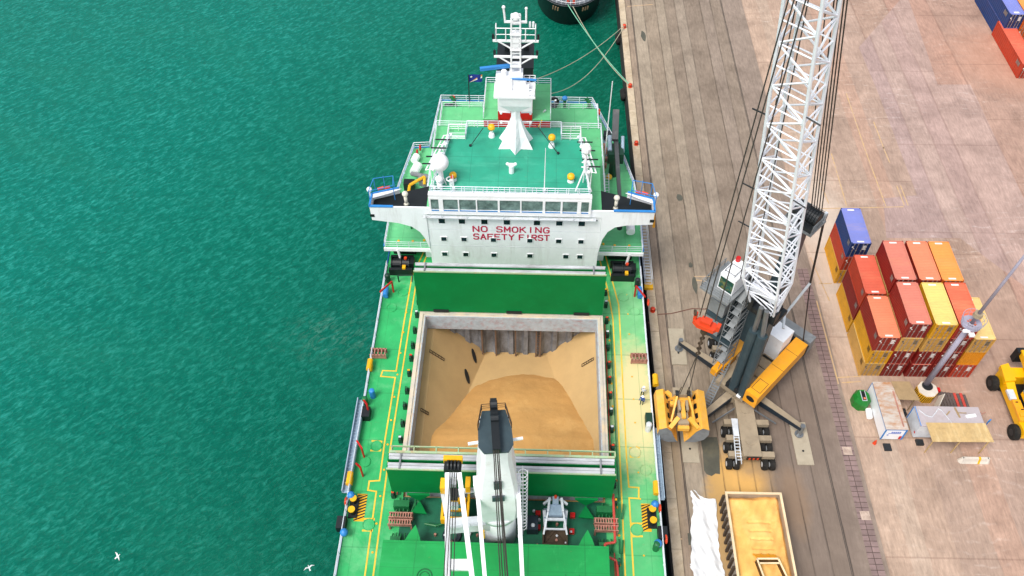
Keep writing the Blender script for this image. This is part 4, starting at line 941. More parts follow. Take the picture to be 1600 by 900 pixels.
mb = MB(); mb.cyl((6.5, 98.0), .22, 7, 8.6, 10); P_(mb, 'mushroom_vent', M['green']); mb = MB(); mb.sphere((6.5, 98.0, 8.7), .42, 10, .8); P_(mb, 'vent_cap', M['blue'])
for x in (10.0, -9.3):
    mb = MB(); mb.path([(x, 97.4, 7), (x, 97.4, 8.4), (x-.5, 97.7, 9.0)], .26, 8); mb.cyl((x, 97.4), .5, 7, 7.4, 12); P_(mb, 'gooseneck_vent', M['green'])
mb = MB(); mb.cbox((-10.1, 96.8, 7.5), 1.2, 1.2, 1.0); P_(mb, 'deck_locker', M['black'])
mb = MB(); mb.ring((11.4, 96.2, 7.8), .36, .11, 'X', 14, 6); mb.ring((-9.7, 98.9, 7.8), .3, .1, 'Y', 14, 6); P_(mb, 'life_ring', M['redorange'])
# flag staff
mb = MB(); mb.tube((-7.3, 98.8, 7), (-7.3, 99.6, 11.4), .08, .05, 6); fs_ = P_(mb, 'flag_staff', M['dark'])
def flagpt(u, v): return (-7.25+u*1.9, 99.55+.12*math.sin(u*6)+v*0.05, 10.0+v*1.25+.25*u)
mb = MB()
def fquad(mb, pts, off):
    mb.add([(flagpt(u, v)[0], flagpt(u, v)[1]-off, flagpt(u, v)[2]) for u, v in pts], [tuple(range(len(pts)))])
for i in range(6): fquad(mb, [(i/6, 0), ((i+1)/6, 0), ((i+1)/6, 1), (i/6, 1)], 0)
fl = P_(mb, 'flag', mat('flag_blue', '#16308c', .8), fs_)
mb = MB(); fquad(mb, [(0.02, .02), (1, .74), (1, .98)], .05); P_(mb, 'flag_stripe', M['orange'], fl)
mb = MB(); fquad(mb, [(0.02, .02), (1, .52), (1, .74)], .06); fquad(mb, [(.12+.1*math.cos(k*PI/5)*(1 if k % 2 == 0 else .45)+.06, .72+.16*math.sin(k*PI/5)*(1 if k % 2 == 0 else .45)) for k in range(10)], .06); P_(mb, 'flag_stripe', M['white'], fl)
# port side: liferaft, rescue boat and davit
mb = MB(); mb.tube((-13.6, 82.9, 7.9), (-13.2, 84.4, 7.9), .62, n=14); mb.tube((-13.9, 85.4, 7.7), (-13.6, 86.4, 7.7), .5, n=12); P_(mb, 'liferaft_canister', M['white'], smooth=False)
mb = MB(); mb.path([(-14.1, 77.4, 7), (-13.6, 79.0, 9.4), (-11.8, 80.4, 9.6)], .2, 8); mb.path([(-11.8, 80.4, 9.6), (-11.8, 79.6, 9.0)], .2, 8); P_(mb, 'boat_davit', M['yellow'])
mb = MB(); mb.cyl((-11.9, 80.6), .8, 8.3, 9.2, 14); mb.path([(-13.8, 82.4, 8.2), (-12.2, 81.2, 9.0)], .3, 8); P_(mb, 'davit_winch', M['grey'])
M['orangeboat'] = mat('rescue_boat_orange', '#ef8a66', .6, dirt='#f3b9a0', amt=.3)
mb = MB(); vs = []
for y, w_, z in ((75.2, .3, 8.6), (75.9, .85, 8.5), (77.4, 1.0, 8.5), (78.6, .8, 8.5)):
    vs.append([(-12.9-w_, y, z), (-12.9-w_*.8, y, z-.8), (-12.9+w_*.8, y, z-.8), (-12.9+w_, y, z)])
mb.add([v for s_ in vs for v in s_], [(k*4+i, k*4+i+1, k*4+5+i, k*4+4+i) for k in range(3) for i in range(3)]+[(0, 3, 2, 1), (12, 13, 14, 15)]+[(k*4, k*4+4, k*4+7, k*4+3) for k in range(3)])
P_(mb, 'rescue_boat', M['orangeboat'])
mb = MB(); mb.cbox((-12.2, 77.0, 7.8), 1.3, 2.4, 1.5); mb.cbox((-14.0, 80.8, 7.7), 1.4, 1.0, 1.2); P_(mb, 'davit_base', M['black'])
mb = MB(); mb.ring((-13.3, 88.0, 7.8), .35, .12, 'X', 12, 6); mb.ring((-13.6, 87.0, 7.8), .35, .12, 'X', 12, 6); P_(mb, 'life_ring', M['red'])
mb = MB(); mb.cbox((-10.95, 90.0, 7.6), .5, 1.0, .8); P_(mb, 'locker', M['hull'])
# starboard: provision crane, hoses, drum
mb = MB(); mb.cyl((12.9, 84.2), .6, 7, 10.6, 14); mb.cbox((13.0, 84.8, 10.2), 2.0, 2.2, 1.6); pc = P_(mb, 'provision_crane', M['dkgreen'])
mb = MB(); mb.beam((13.0, 86.5, 11.4), (13.2, 73.6, 10.0), .55, .6, w2=.4, h2=.4); mb.beam((12.8, 85.5, 11.9), (12.95, 89.2, 13.8), .8, .7); P_(mb, 'crane_arm', mat('crane_arm_dark', '#4a4c4e', .5, dirt='#8a8680', amt=.3), pc)
mb = MB(); mb.tube((12.2, 84.4, 11.0), (12.2, 86.8, 11.4), .3, n=10); mb.tube((13.9, 84.6, 10.6), (13.9, 86.6, 11.6), .22, n=10); P_(mb, 'crane_cylinder', M['pblue'], pc)
mb = MB(); mb.cyl((13.2, 73.4), .34, 8.0, 9.8, 8); mb.cyl((12.9, 73.4), .2, 9.8, 10.3, 8); P_(mb, 'crane_hook_block', M['navy'], pc)
mb = MB(); mb.cyl((12.8, 73.2), .3, 10.1, 10.4, 8); mb.cyl((13.6, 73.3), .3, 10.1, 10.4, 8); P_(mb, 'crane_tip_mark', M['redorange'], pc)
mb = MB()
for k in range(7): mb.path([(10.8+.12*k, 92.6, 7.2), (11.4+.15*k, 89, 7.3+.05*(k % 3)), (12.4+.15*k, 86.4, 7.3)], .1, 5)
P_(mb, 'rope_bundle', M['pblue'])
mb = MB()
for k in range(9): mb.cyl((11.3+random.uniform(-.5, .8), 85.6+k*.45), .3, 7, 7.5+random.uniform(0, .5), 8)
P_(mb, 'stores_heap', M['rustpink'])
for (x, y) in ((11.4, 84.2), (12.3, 83.0)): mb = MB(); mb.sphere((x, y, 7.7), .42, 10); P_(mb, 'fender_ball', M['yellow'])
mb = MB(); mb.cbox((12.4, 91.4, 7.5), 1.0, 1.2, 1.0); mb.cbox((4.3, 96.9, 7.6), .7, 1.2, 1.2); P_(mb, 'deck_locker', M['dark'])
mb = MB(); mb.path([(5.9, 93.6, 7.2), (7.2, 93.2, 7.4), (8.6, 92.9, 7.2), (9.9, 93.2, 7.3)], .3, 6); mb.sphere((5.6, 94.2, 7.6), .5, 8); P_(mb, 'stores_heap', M['whitegrey'])
mb = MB(); 
for k in range(18): mb.box(11.55, 12.0, 74.3+k*.38, 74.36+k*.38, 7.5+k*.14, 7.56+k*.14)
for x in (11.5, 12.0): mb.beam((x, 74.2, 7.4), (x, 81.2, 10.0), .07, .2)
P_(mb, 'inclined_ladder', M['bluewhite'])
for s, xx in ((-1, -13.0), (1, 14.6)):
    mb = MB(); mb.tube((xx, 73.0, 7.8), (xx+.02, 75.0, 7.8), .55, n=14) if s > 0 else mb.cyl((xx, 73.6), .12, 7, 9.2, 8); P_(mb, 'gas_drum' if s > 0 else 'ventilator', M['white'] if s > 0 else M['green'])
# gangway down to the quay
mb = MB(); a = Vector((16.3, 79.8, 6.9)); b_ = Vector((17.5, 70.6, 3.0-2.4))
for k in range(30):
    p = a.lerp(b_, k/29); mb.box(p.x-.4, p.x+.4, p.y-.06, p.y+.06, p.z, p.z+.05)
for dx in (-.45, .45): mb.beam(a+Vector((dx, 0, 0)), b_+Vector((dx, 0, 0)), .07, .2); mb.tube(a+Vector((dx, 0, 1)), b_+Vector((dx, 0, 1)), .04, n=4)
gw = P_(mb, 'gangway', M['whitegrey'])
mb = MB(); mb.cbox((17.5, 70.4, 3.0-2.6), 1.1, .9, .4); P_(mb, 'gangway_foot', M['yellow'], gw)
mb = MB(); mb.path([(16.5, 69.8, 14), (16.7, 69.8, 12.2)], .16, 6); mb.path([(16.45, 70.4, 15.6), (16.5, 69.6, 14)], .1, 5); P_(mb, 'pilot_ladder', M['orange'])

# ------------------------------------------------------------------ ship's own crane
CX, CY = -.25, 34.9
mb = MB(); mb.cyl((CX, CY), 1.75, 4, 10.2, 28, 1.6); mb.cyl((CX, CY), 1.95, 9.9, 10.6, 28); ped = P_(mb, 'crane_pedestal', M['white'], smooth=False)
for p_ in ped.data.polygons: p_.use_smooth = len(p_.vertices) == 4
mb = MB()
def rotM(a): return Matrix.Translation((CX, CY, 0)) @ Matrix.Rotation(a, 4, 'Z')
RA = math.radians(6)
mb.M = rotM(RA)
def sec(w, y0, y1, z, ch=.35): return [(-w+ch, y0, z), (w-ch, y0, z), (w, y0+ch, z), (w, y1-ch, z), (w-ch, y1, z), (-w+ch, y1, z), (-w, y1-ch, z), (-w, y0+ch, z)]
loft(mb, [sec(1.75, -1.7, 1.7, 10.6), sec(1.9, -1.8, 1.8, 13), sec(1.75, -1.7, 1.9, 17), sec(1.3, -1.5, 2.1, 21.5), sec(1.25, -1.45, 2.2, 23.6)])
ch = P_(mb, 'crane_house', M['white'])
mb = MB(); mb.M = rotM(RA); mb.prism([(-1.0, -1.6), (1.0, -1.6), (1.45, -.9), (1.4, .6), (1.0, 2.4), (-1.0, 2.4), (-1.4, .6), (-1.45, -.9)], 23.6, 23.75); P_(mb, 'crane_house_top', M['slate'], ch)
mb = MB(); mb.M = rotM(RA); mb.box(-.3, .35, -1.7, 2.9, 23.8, 24.5); mb.tube((-.25, 2.5, 24.6), (.3, 2.5, 24.6), .5, n=14); mb.tube((-.3, 1.2, 24.5), (.35, 1.2, 24.5), .35, n=12); P_(mb, 'rope_guide', M['black'], ch)
mb = MB(); mb.M = rotM(RA); rail([(-1.4, .6, 23.75), (-1.0, 2.5, 23.75), (1.0, 2.5, 23.75), (1.4, .6, 23.75)], .9, 1., .035, mb); P_(mb, 'top_railing', M['mudbrown'], ch)
mb = MB(); mb.M = rotM(RA); mb.beam((-1.3, 0, 22.8), (-2.3, -.1, 22.8), .2, .2); mb.beam((1.3, 0, 22.8), (2.3, .1, 22.8), .2, .2); P_(mb, 'floodlight_bracket', M['white'], ch)
mb = MB(); mb.M = rotM(RA); mb.box(-.35, .35, -1.87, -1.68, 17.6, 18.8); mb.box(-.55, .55, -1.95, -1.76, 15.4, 16.2); P_(mb, 'vent_louvre', M['slate'], ch)
mb = MB(); mb.M = rotM(RA)
for k in range(16): mb.ring((2.3, -.3, 6+k*.75), .42, .04, 'Z', 10, 4)
for a in range(5): mb.tube((2.3+.42*math.cos(a*PI/2-PI/2), -.3+.42*math.sin(a*PI/2-PI/2), 5), (2.3+.42*math.cos(a*PI/2-PI/2), -.3+.42*math.sin(a*PI/2-PI/2), 17.8), .035, n=4)
P_(mb, 'caged_ladder', M['white'], ch)
# jib with two chords running forward
jz = 15.6
mb = MB(); mb.M = rotM(RA)
for s in (-1, 1): mb.beam((s*1.85, -.2, jz-.3), (s*.95, -27, jz+.6), .36, .5, w2=.3, h2=.4); mb.cbox((s*1.85, -.1, jz-.2), .6, 1.0, 1.2)
for y in (-14, -20, -26): mb.beam((-1.35, y, jz+.3), (1.35, y, jz+.3), .3, .3)
jb = P_(mb, 'crane_jib', M['white'])
mb = MB(); mb.M = rotM(RA)
for x, m_ in ((-.22, 0), (-.1, 0), (.05, 0), (.18, 0)): mb.tube((x, -1.5, 24.4), (x*2.2, -26, 17.2), .045, n=4)
mb.tube((.1, -1.7, 22.5), (.45, -26, 16.8), .04, n=4); P_(mb, 'luffing_rope', M['rope'])
# jib of the next crane with its sheave head, lying in the rest
mb = MB()
A0 = (-4.76, 35.38, 15.6); A1 = (-3.95, 25.86, 16.2); B0 = (-3.7, 35.41, 15.6); B1 = (-1.94, 25.92, 16.2)
def ext(a, b, k): return tuple(b[i]+(b[i]-a[i])*k for i in range(3))
mb.beam(A0, ext(A0, A1, .9), .42, .6); mb.beam(B0, ext(B0, B1, .9), .42, .6)
q0 = Vector(A0).lerp(Vector(A1), .9); q1 = Vector(B0).lerp(Vector(B1), .9); mb.beam(q0, q1, .9, .35); q0 = Vector(A0).lerp(Vector(A1), .02); q1 = Vector(B0).lerp(Vector(B1), .02); mb.beam(q0, q1, .5, .4)
j2 = P_(mb, 'neighbour_crane_jib', M['white'])
mx = (A0[0]+B0[0])/2; my = A0[1]
mb = MB(); mb.box(mx-1.0, mx+.75, my+1.15, my+1.6, 15.5, 16.2); P_(mb, 'jib_tip_guard', M['yellow'], j2)
mb = MB(); mb.box(mx-.9, mx+.65, my+.3, my+1.15, 15.2, 15.9)
for k in range(4): mb.tube((mx-.6+k*.32, my+.7, 16.0), (mx-.45+k*.32, my+.7, 16.0), .45, n=14)
mb.box(mx-.35, mx+.45, my-1.9, my-1.0, 14.2, 14.9); P_(mb, 'jib_tip_sheaves', M['black'], j2)
mb = MB(); mb.box(mx-.75, mx+.55, my-.4, my-.0, 15.2, 15.9); mb.box(mx-.5, mx+.3, my-.9, my-.4, 14.8, 15.4); mb.box(mx-.6, mx+.5, my-2.5, my-2.1, 13.6, 14.4); P_(mb, 'hook_yoke', M['whitegrey'], j2)
mb = MB()
for k in range(4): mb.tube((mx-.3+k*.2, my, 15.9), (mx-.3+k*.33+.6, my-18, 17.6), .04, n=4)
P_(mb, 'hoist_rope', M['rope'], j2)
# jib rest: a white box-girder ring carried by the pedestal
rz = 9.2
rp_ = [(-5.8, 36.6), (-2.64, 36.97), (-1.36, 33.85), (-4.97, 33.36)]
mb = MB()
ro = [Vector((x, y, rz)) for x, y in rp_]
mb.beam(ro[0], ro[1], .35, .5); mb.beam(ro[0], ro[3], .35, .5); mb.beam(ro[1], ro[2], .35, .5)
mb.beam(ro[3]+Vector((-.2, 0, -.4)), ro[2]+Vector((.3, 0, -.4)), .9, 1.5); mb.beam(ro[2]+Vector((.2, 0, -.4)), Vector((CX-1.2, CY-.6, rz-.2)), .8, 1.2); mb.beam(ro[1], Vector((CX-1.3, CY+.8, rz)), .35, .5); jr = P_(mb, 'jib_rest', M['whitegrey'])
mb = MB()
for p_ in ((-5.65, 36.8), (-3.26, 37)): mb.box(p_[0]-.22, p_[0]+.25, p_[1]-.6, p_[1]+.5, 9.8, 11.0)
mb.beam((ro[3].x+3.0, ro[3].y-.66, rz-.4), (ro[3].x+3.5, ro[3].y-.66, rz-.4), .2, 1.55); P_(mb, 'rest_guard', M['yellow'], jr)
# spare grab block under the jib tip
p_ = (-4.81, 35.85, 7)
mb = MB(); mb.box(p_[0]-1.15, p_[0]+1.2, p_[1]-1.15, p_[1]-.8, 6.3, 7.3); mb.box(p_[0]-1.15, p_[0]+1.2, p_[1]+.8, p_[1]+1.2, 6.3, 7.3); mb.box(p_[0]-1.15, p_[0]-.9, p_[1]-.8, p_[1]+.8, 6.3, 7.3); mb.box(p_[0]-.9, p_[0]+1.2, p_[1]-.1, p_[1]+.12, 6.8, 7.2); mb.box(p_[0]+1.3, p_[0]+1.55, p_[1]-1.1, p_[1]+1.9, 6.0, 6.9); hb = P_(mb, 'lifting_beam', M['yellow'])
mb = MB(); mb.box(p_[0]-.9, p_[0]+1.2, p_[1]-.8, p_[1]+.8, 4.2, 6.6); P_(mb, 'lifting_beam_block', mat('teal_block', '#2d7d74', .5, dirt='#a9b7b0', amt=.5, dscale=1.5), hb)
mb = MB()
rail([(ro[3].x, ro[3].y-.6, rz+.3), (ro[2].x, ro[2].y-.6, rz+.3)], .8, .8, .04, mb); P_(mb, 'rest_railing', M['whitegrey'], jr)
# dark box on deck
mb = MB(); mb.cbox((3.05, 35.6, 4.6), 1.1, 1.5, 1.2); lk = P_(mb, 'deck_locker', M['navy']); mb = MB(); mb.sphere((3.1, 35.3, 5.25), .22, 8); P_(mb, 'locker_handle', M['whitegrey'], lk)
for (x, y) in ((3.6, 37.0), (7.1, 36.9), (3.6, 35.5), (3.3, 33.0), (7.0, 33.0), (7.0, 35.2)):
    mb = MB(); mb.cbox((x, y, 4.2), .5, .5, .4); P_(mb, 'grab_chock', M['red'])
for x, y in ((3.0, 36.9), (7.9, 37)): pass

# ------------------------------------------------------------------ spare grab on the ship's deck (own thing)
def shipw(x, y, z=0):
    a = math.radians(-.5); dx, dy = x, y-48
    return (-2.25+dx*math.cos(a)-dy*math.sin(a), 48+dx*math.sin(a)+dy*math.cos(a), z)
gx_, gy_, _ = shipw(5.3, 35.6)
t = thing('clamshell_grab', 'silver clamshell grab with brown scoop parked on the dark green deck', 'grab', (gx_, gy_, 4.0))
mb = MB(); 
for s in (-1, 1): mb.prismX([(gy_-2.2, 4.05), (gy_-1.0, 4.05), (gy_-.3, 5.2), (gy_-.6, 5.5), (gy_-2.3, 4.7)], gx_+s*1.6-.08, gx_+s*1.6+.08)
mb.quad((gx_-1.6, gy_-2.2, 4.1), (gx_+1.6, gy_-2.2, 4.1), (gx_+1.6, gy_-.4, 4.6), (gx_-1.6, gy_-.4, 4.6)); mb.beam((gx_-1.7, gy_-2.25, 4.4), (gx_+1.7, gy_-2.25, 4.4), .2, .6)
for s in (-1, 1): mb.beam((gx_, gy_-.6, 4.66), (gx_+s*1.4, gy_-2.0, 4.25), .12, .1)
mb.build('scoop', M['mudbrown'], t)
mb = MB()
for s in (-1, 1): mb.beam((gx_+s*1.55, gy_-1.5, 5.6), (gx_+s*1.0, gy_+.6, 7.0), .22, .22); mb.beam((gx_+s*1.0, gy_+.6, 7.0), (gx_+s*.8, gy_+2.2, 7.2), .3, .3); mb.beam((gx_+s*1.3, gy_-.4, 5), (gx_+s*1.5, gy_+1.2, 6.2), .4, .5); mb.beam((gx_+s*.6, gy_+2.1, 7.2), (gx_+s*1.6, gy_+1.7, 6.6), .25, .3)
mb.beam((gx_-1.2, gy_-.1, 6.5), (gx_+1.2, gy_-.1, 6.5), .3, .2); mb.beam((gx_-1.5, gy_-1.0, 5.9), (gx_+1.5, gy_-1.0, 5.9), .18, .18); mb.build('arm_frame', M['whitegrey'], t)
mb = MB(); mb.cbox((gx_, gy_+.9, 6.3), 1.8, 1.3, 1.2); mb.cbox((gx_, gy_+1.9, 6.9), .8, .9, .9); mb.cbox((gx_-1.3, gy_+.9, 5.6), .5, 1.2, .7); mb.cbox((gx_+1.3, gy_+.9, 5.6), .5, 1.2, .7); mb.build('head', M['pblue'], t)
mb = MB(); mb.cyl((gx_, gy_+2.2), .2, 7.3, 7.6, 10); mb.build('hook_eye', M['redorange'], t)

t.scale = (.74, .86, .9)
# ------------------------------------------------------------------ mobile harbour crane
SC = (24.7, 54.5); DV = (-.682, -.731); PV = (.731, -.682)
def U(d, p, z): return (SC[0]+d*DV[0]+p*PV[0], SC[1]+d*DV[1]+p*PV[1], z)
def ub(mb, d0, d1, p0, p1, z0, z1):
    vs = [U(d, p, z) for z in (z0, z1) for d, p in ((d0, p0), (d1, p0), (d1, p1), (d0, p1))]
    return mb.add(vs, [(0,3,2,1),(4,5,6,7),(0,1,5,4),(1,2,6,5),(2,3,7,6),(3,0,4,7)])
cr = thing('mobile_harbour_crane', 'mobile harbour crane with white lattice boom and orange machinery house', 'crane', (SC[0], SC[1], 0))
def K(mb, name, m_, parent=cr, smooth=False): return mb.build(name, m_, parent, smooth)
cx = 24.7
mb = MB(); mb.box(cx-1.0, cx+1.0, 45.1, 64.0, 1.3, 2.1); mb.prism([(cx-1.9, 52.4), (cx+1.9, 52.4), (cx+1.9, 56.6), (cx-1.9, 56.6)], 1.2, 2.3); mb.cyl((cx, 46.9), .5, 2.1, 2.16, 16); mb.cyl((cx, 50.9), .5, 2.1, 2.16, 16)
for y in (49.3, 47.3, 45.3, 59.5, 61.5, 63.5): mb.box(cx-2.5, cx+2.5, y-.1, y+.55, 1.25, 1.8)
K(mb, 'chassis', M['tan'])
for y in (48.9, 46.9, 44.9, 59.2, 61.2, 63.2):
    for s in (-1, 1):
        for k in (1.55, 2.35):
            x = cx+s*k; mb = MB(); mb.tube((x-.28, y, .62), (x+.28, y, .62), .62, n=18); mb.tube((x-.2, y, .62), (x+.2, y, .62), .66, n=18); w_ = K(mb, 'wheel', M['rubber'])
            mb = MB(); mb.tube((x-.3, y, .62), (x+.3, y, .62), .3, n=12); K(mb, 'rim', M['whitegrey'], w_)
mb = MB()
for s in (-.28, .28): mb.beam((23.3+s, 49.6, 2.3), (23.1+s, 44.2, 1.9), .08, .14)
for k in range(14): mb.box(23.0-.05, 23.5, 44.6+k*.38, 44.68+k*.38, 2.0+k*.02, 2.06+k*.02)
mb.box(22.9, 23.5, 47.4, 49.6, 2.3, 2.4); K(mb, 'folded_ladder', M['whitegrey'])
mb = MB(); mb.box(cx-.6, cx+1.0, 44.98, 45.08, 1.4, 1.95); K(mb, 'bumper', M['black'])
mb = MB(); 
for k in range(3): mb.box(cx-.4+k*.45, cx-.2+k*.45, 44.94, 44.98, 1.5, 1.85)
K(mb, 'bumper_marking', M['redorange'])
pads = [(18.35, 61.0), (18.35, 47.9), (31.0, 47.9), (31.0, 61.0)]
for px_, py_ in pads:
    sx_, sy_ = (1 if px_ > cx else -1), (1 if py_ > 54 else -1)
    root_ = Vector((cx+sx_*1.0, 54.5+sy_*1.2, 1.9)); e = Vector((px_-sx_*.1, py_-sy_*(-.9)*0+0, 1.55)); e.y = py_+(1.1 if py_ < 54 else -.4)
    mb = MB(); mb.beam(root_, e, 1.1, .9, w2=.6, h2=.5); ob_ = K(mb, 'outrigger_beam', M['navy'])
    up = Vector((0, 0, .48)); mb = MB(); mb.beam(root_+up, e+Vector((0, 0, .28)), .95, .05, w2=.5); K(mb, 'beam_top_plate', M['tan'], ob_)
    mb = MB(); mb.cyl((e.x, e.y), .28, .25, 2.1, 12); mb.cyl((e.x, e.y), .5, .17, .3, 14); K(mb, 'jack', M['steel'], ob_)
    mb = MB(); mb.box(px_-.92, px_+.92, py_-2.7, py_+2.7, .02, .16); pd = K(mb, 'outrigger_pad', M['plate'], ob_)
    mb = MB(); mb.cyl((px_, py_-1.0), .13, .16, .175, 10); K(mb, 'pad_eye', M['black'], pd)
for s in (-1, 1): mb = MB(); mb.tube((cx+s*1.0, 51.4, 1.6), (cx+s*3.6, 49.9, .9), .1, n=6); K(mb, 'hydraulic_strut', M['steel'])
# slewing platform
mb = MB(); mb.cyl(SC, 1.9, 2.1, 3.0, 28); K(mb, 'slewing_ring', M['dark'])
mb = MB(); ub(mb, -7.5, 2.6, -1.9, 1.8, 3.0, 3.7); K(mb, 'slewing_platform', M['tan'])
mb = MB()
for k in range(5): ub(mb, -6.6+k*1.5, -5.3+k*1.5, .0, 1.6, 3.7, 3.95+.1*(k % 2))
ub(mb, -3.4, -1.2, -1.9, -.9, 3.7, 4.6); K(mb, 'engine_cover', M['tan'])
mb = MB()
for k in range(3): ub(mb, -3.9-.5*k, -3.7-.5*k, .1, 1.7, 4.02, 4.08)
K(mb, 'cooling_grille', M['black'])
mb = MB(); ub(mb, -7.4, 2.7, 1.75, 3.35, 3.6, 5.6); yb = K(mb, 'machinery_house', M['orange'])
mb = MB(); c0 = U(2.73, 2.55, 4.7)
mb.add([tuple(Vector(c0)+Vector(PV+(0,))*(.52*math.cos(a*PI/8))+Vector((0, 0, .42*math.sin(a*PI/8)))) for a in range(16)], [tuple(range(16))]); K(mb, 'exhaust_opening', M['black'], yb)
mb = MB(); 
for (d0, d1, p0, p1) in ((.3, 2.0, 2.0, 2.05), (.3, 2.0, 3.1, 3.15), (.3, .35, 2.0, 3.15), (1.95, 2.0, 2.0, 3.15), (-2.3, -2.26, 1.8, 3.4), (-5.2, -5.16, 1.8, 3.4)): ub(mb, d0, d1, p0, p1, 5.6, 5.615)
K(mb, 'hatch_seam', M['mudbrown'], yb)
mb = MB(); ub(mb, -5.4, 1.2, -3.0, -1.95, 3.4, 4.7); y2 = K(mb, 'side_housing', M['orange'])
mb = MB(); ub(mb, 1.2, 2.3, -3.0, -2.2, 3.6, 4.6); K(mb, 'side_lamp_box', M['orange'], y2)
mb = MB(); ub(mb, 1.7, 2.5, .2, 1.7, 2.9, 4.1); K(mb, 'front_housing', M['orange'])
mb = MB(); ub(mb, -6.4, -4.1, -.75, 1.6, 3.7, 7.6); 
K(mb, 'generator_box', M['white'])
mb = MB(); ub(mb, -9.2, -7.9, -1.9, 3.4, 3.2, 5.4); cw = K(mb, 'counterweight', M['grey'])
mb = MB(); ub(mb, -7.88, -7.42, -1.9, 3.4, 3.2, 4.9); K(mb, 'counterweight_gap', M['black'], cw)
mb = MB(); ub(mb, 2.0, 2.9, 1.0, 1.5, 3.75, 4.0); K(mb, 'work_lamp', M['white'])
# stairs to the platform
mb = MB(); a = Vector((20.0, 51.0, .4)); b_ = Vector((22.7, 55.6, 4.6)); sd = (b_-a); sl = Vector((sd.y, -sd.x, 0)).normalized()*.45
for k in range(22): p = a.lerp(b_, k/21); mb.beam(p-sl, p+sl, .22, .04)
for s in (-1, 1): mb.beam(a+sl*s, b_+sl*s, .06, .25); mb.tube(a+sl*s+Vector((0, 0, 1)), b_+sl*s+Vector((0, 0, 1)), .035, n=4)
mb.cbox(tuple(a+Vector((-.2, -.4, .1))), 1.2, 1.0, .1, .55); K(mb, 'access_stair', M['grey'])
mb = MB()
rail([tuple(b_), U(.8, -3.4, 4.7), U(-4, -3.4, 4.7)], 1.0, 1., .04, mb); K(mb, 'platform_railing', M['grey'])
# tower
mb = MB()
vs = []
TB = Vector((25.16, 55.29, 3.7)); TT = Vector(U(-2.6, -.7, 26.6))
for f_, h_ in ((0, .85), (.45, .8), (1, .62)):
    p = TB.lerp(TT, f_)
    for a_, b_ in ((-h_, -h_), (h_, -h_), (h_, h_), (-h_, h_)): vs.append((p.x+a_*DV[0]+b_*PV[0], p.y+a_*DV[1]+b_*PV[1], p.z))
mb.add(vs, [(k*4+i, k*4+(i+1) % 4, k*4+4+(i+1) % 4, k*4+4+i) for k in range(2) for i in range(4)]+[(8, 9, 10, 11)]); tw = K(mb, 'tower', M['slate'])
mb = MB(); ub(mb, -1.4, .9, -1.75, 1.55, 15.4, 16.0); ub(mb, .4, 1.3, -1.7, -1.2, 15.9, 17.6); ub(mb, .4, 1.3, 1.0, 1.5, 15.9, 17.6); ub(mb, -1.2, 1.2, -1.2, 1.0, 16.0, 16.5); K(mb, 'boom_bracket', M['dark'], tw)
mb = MB(); ub(mb, -4.3, -1.6, -2.4, .9, 26.5, 26.75); rail([U(-4.2, -2.3, 26.75), U(-4.2, .8, 26.75), U(-1.7, .8, 26.75)], 1.0, 1., .05, mb); K(mb, 'tower_head_platform', M['grey'], tw)
mb = MB(); 
for k in range(5): 
    p0 = Vector(U(-3.1, -.7+k*.27, 27.6)); mb.tube(p0, p0+Vector(PV+(0,))*.22, .8, n=18)
ub(mb, -4.0, -2.2, -2.2, -.9, 26.75, 27.9); ub(mb, -2.3, -1.7, -.6, .7, 26.75, 27.2); K(mb, 'tower_head_sheaves', M['dark'], tw)
mb = MB(); ub(mb, -3.4, -1.9, -1.5, -1.1, 26.75, 27.6); ub(mb, -4.2, -3.9, .55, .8, 26.75, 27.9); K(mb, 'tower_head_lamp', M['whitegrey'], tw)
# luffing cylinders
for p in (.1, 1.35):
    mb = MB(); mb.tube(U(2.2, p, 3.9), U(1.9, p*.8, 14.4), .55, n=14); cy_ = K(mb, 'luffing_cylinder', M['slate']); mb = MB(); mb.tube(U(1.9, p*.8, 14.4), U(2.1, p*.5, 18.4), .26, n=10); K(mb, 'piston_rod', M['steel'], cy_)
mb = MB(); ub(mb, 1.7, 2.6, -.7, 1.9, 3.7, 4.5); K(mb, 'cylinder_foot', M['dark'])
# cab on the tower
Z0 = 17.4
mb = MB(); ub(mb, -.6, 2.2, -5.1, -3.3, Z0, Z0+2.3); cab = K(mb, 'operator_cab', M['white'])
mb = MB(); vs = [U(2.22, -5.0, Z0+1.9), U(2.22, -3.4, Z0+1.9), U(2.22, -3.4, Z0+.2), U(2.22, -5.0, Z0+.2)]; mb.add(vs, [(0, 1, 2, 3)]); vs = [U(2.0, -5.12, Z0+1.9), U(.2, -5.12, Z0+1.9), U(.2, -5.12, Z0+.5), U(2.0, -5.12, Z0+.5)]; mb.add(vs, [(0, 1, 2, 3)]); K(mb, 'cab_window', mat('cab_glass', '#1d4f42', .12, var=.5, scale=.9, dirt='#b7a63a', amt=.5, dscale=.8, spec=.8), cab)
mb = MB(); p_ = U(-.3, -4.8, Z0+2.3); mb.cyl(p_[:2], .25, Z0+2.3, Z0+2.8, 10); K(mb, 'beacon', M['red'], cab)
mb = MB(); rail([U(1.8, -4.9, Z0+2.3), U(1.8, -3.7, Z0+2.3), U(.6, -3.7, Z0+2.3), U(.6, -4.9, Z0+2.3)], .25, 1.2, .035, mb, levels=(1,), loop=True)
K(mb, 'roof_handrail', M['dark'], cab)
mb = MB(); ub(mb, -1.6, 3.4, -6.4, -2.9, Z0-.25, Z0-.05); ub(mb, 2.6, 3.4, -6.4, -2.9, Z0-.05, Z0+.05); rail([U(3.3, -2.9, Z0), U(3.3, -6.3, Z0), U(-.8, -6.3, Z0)], 1.1, 1., .045, mb); ub(mb, -2.0, -.9, -3.4, -.6, Z0-.25, Z0-.05); K(mb, 'cab_platform', M['grey'], cab)
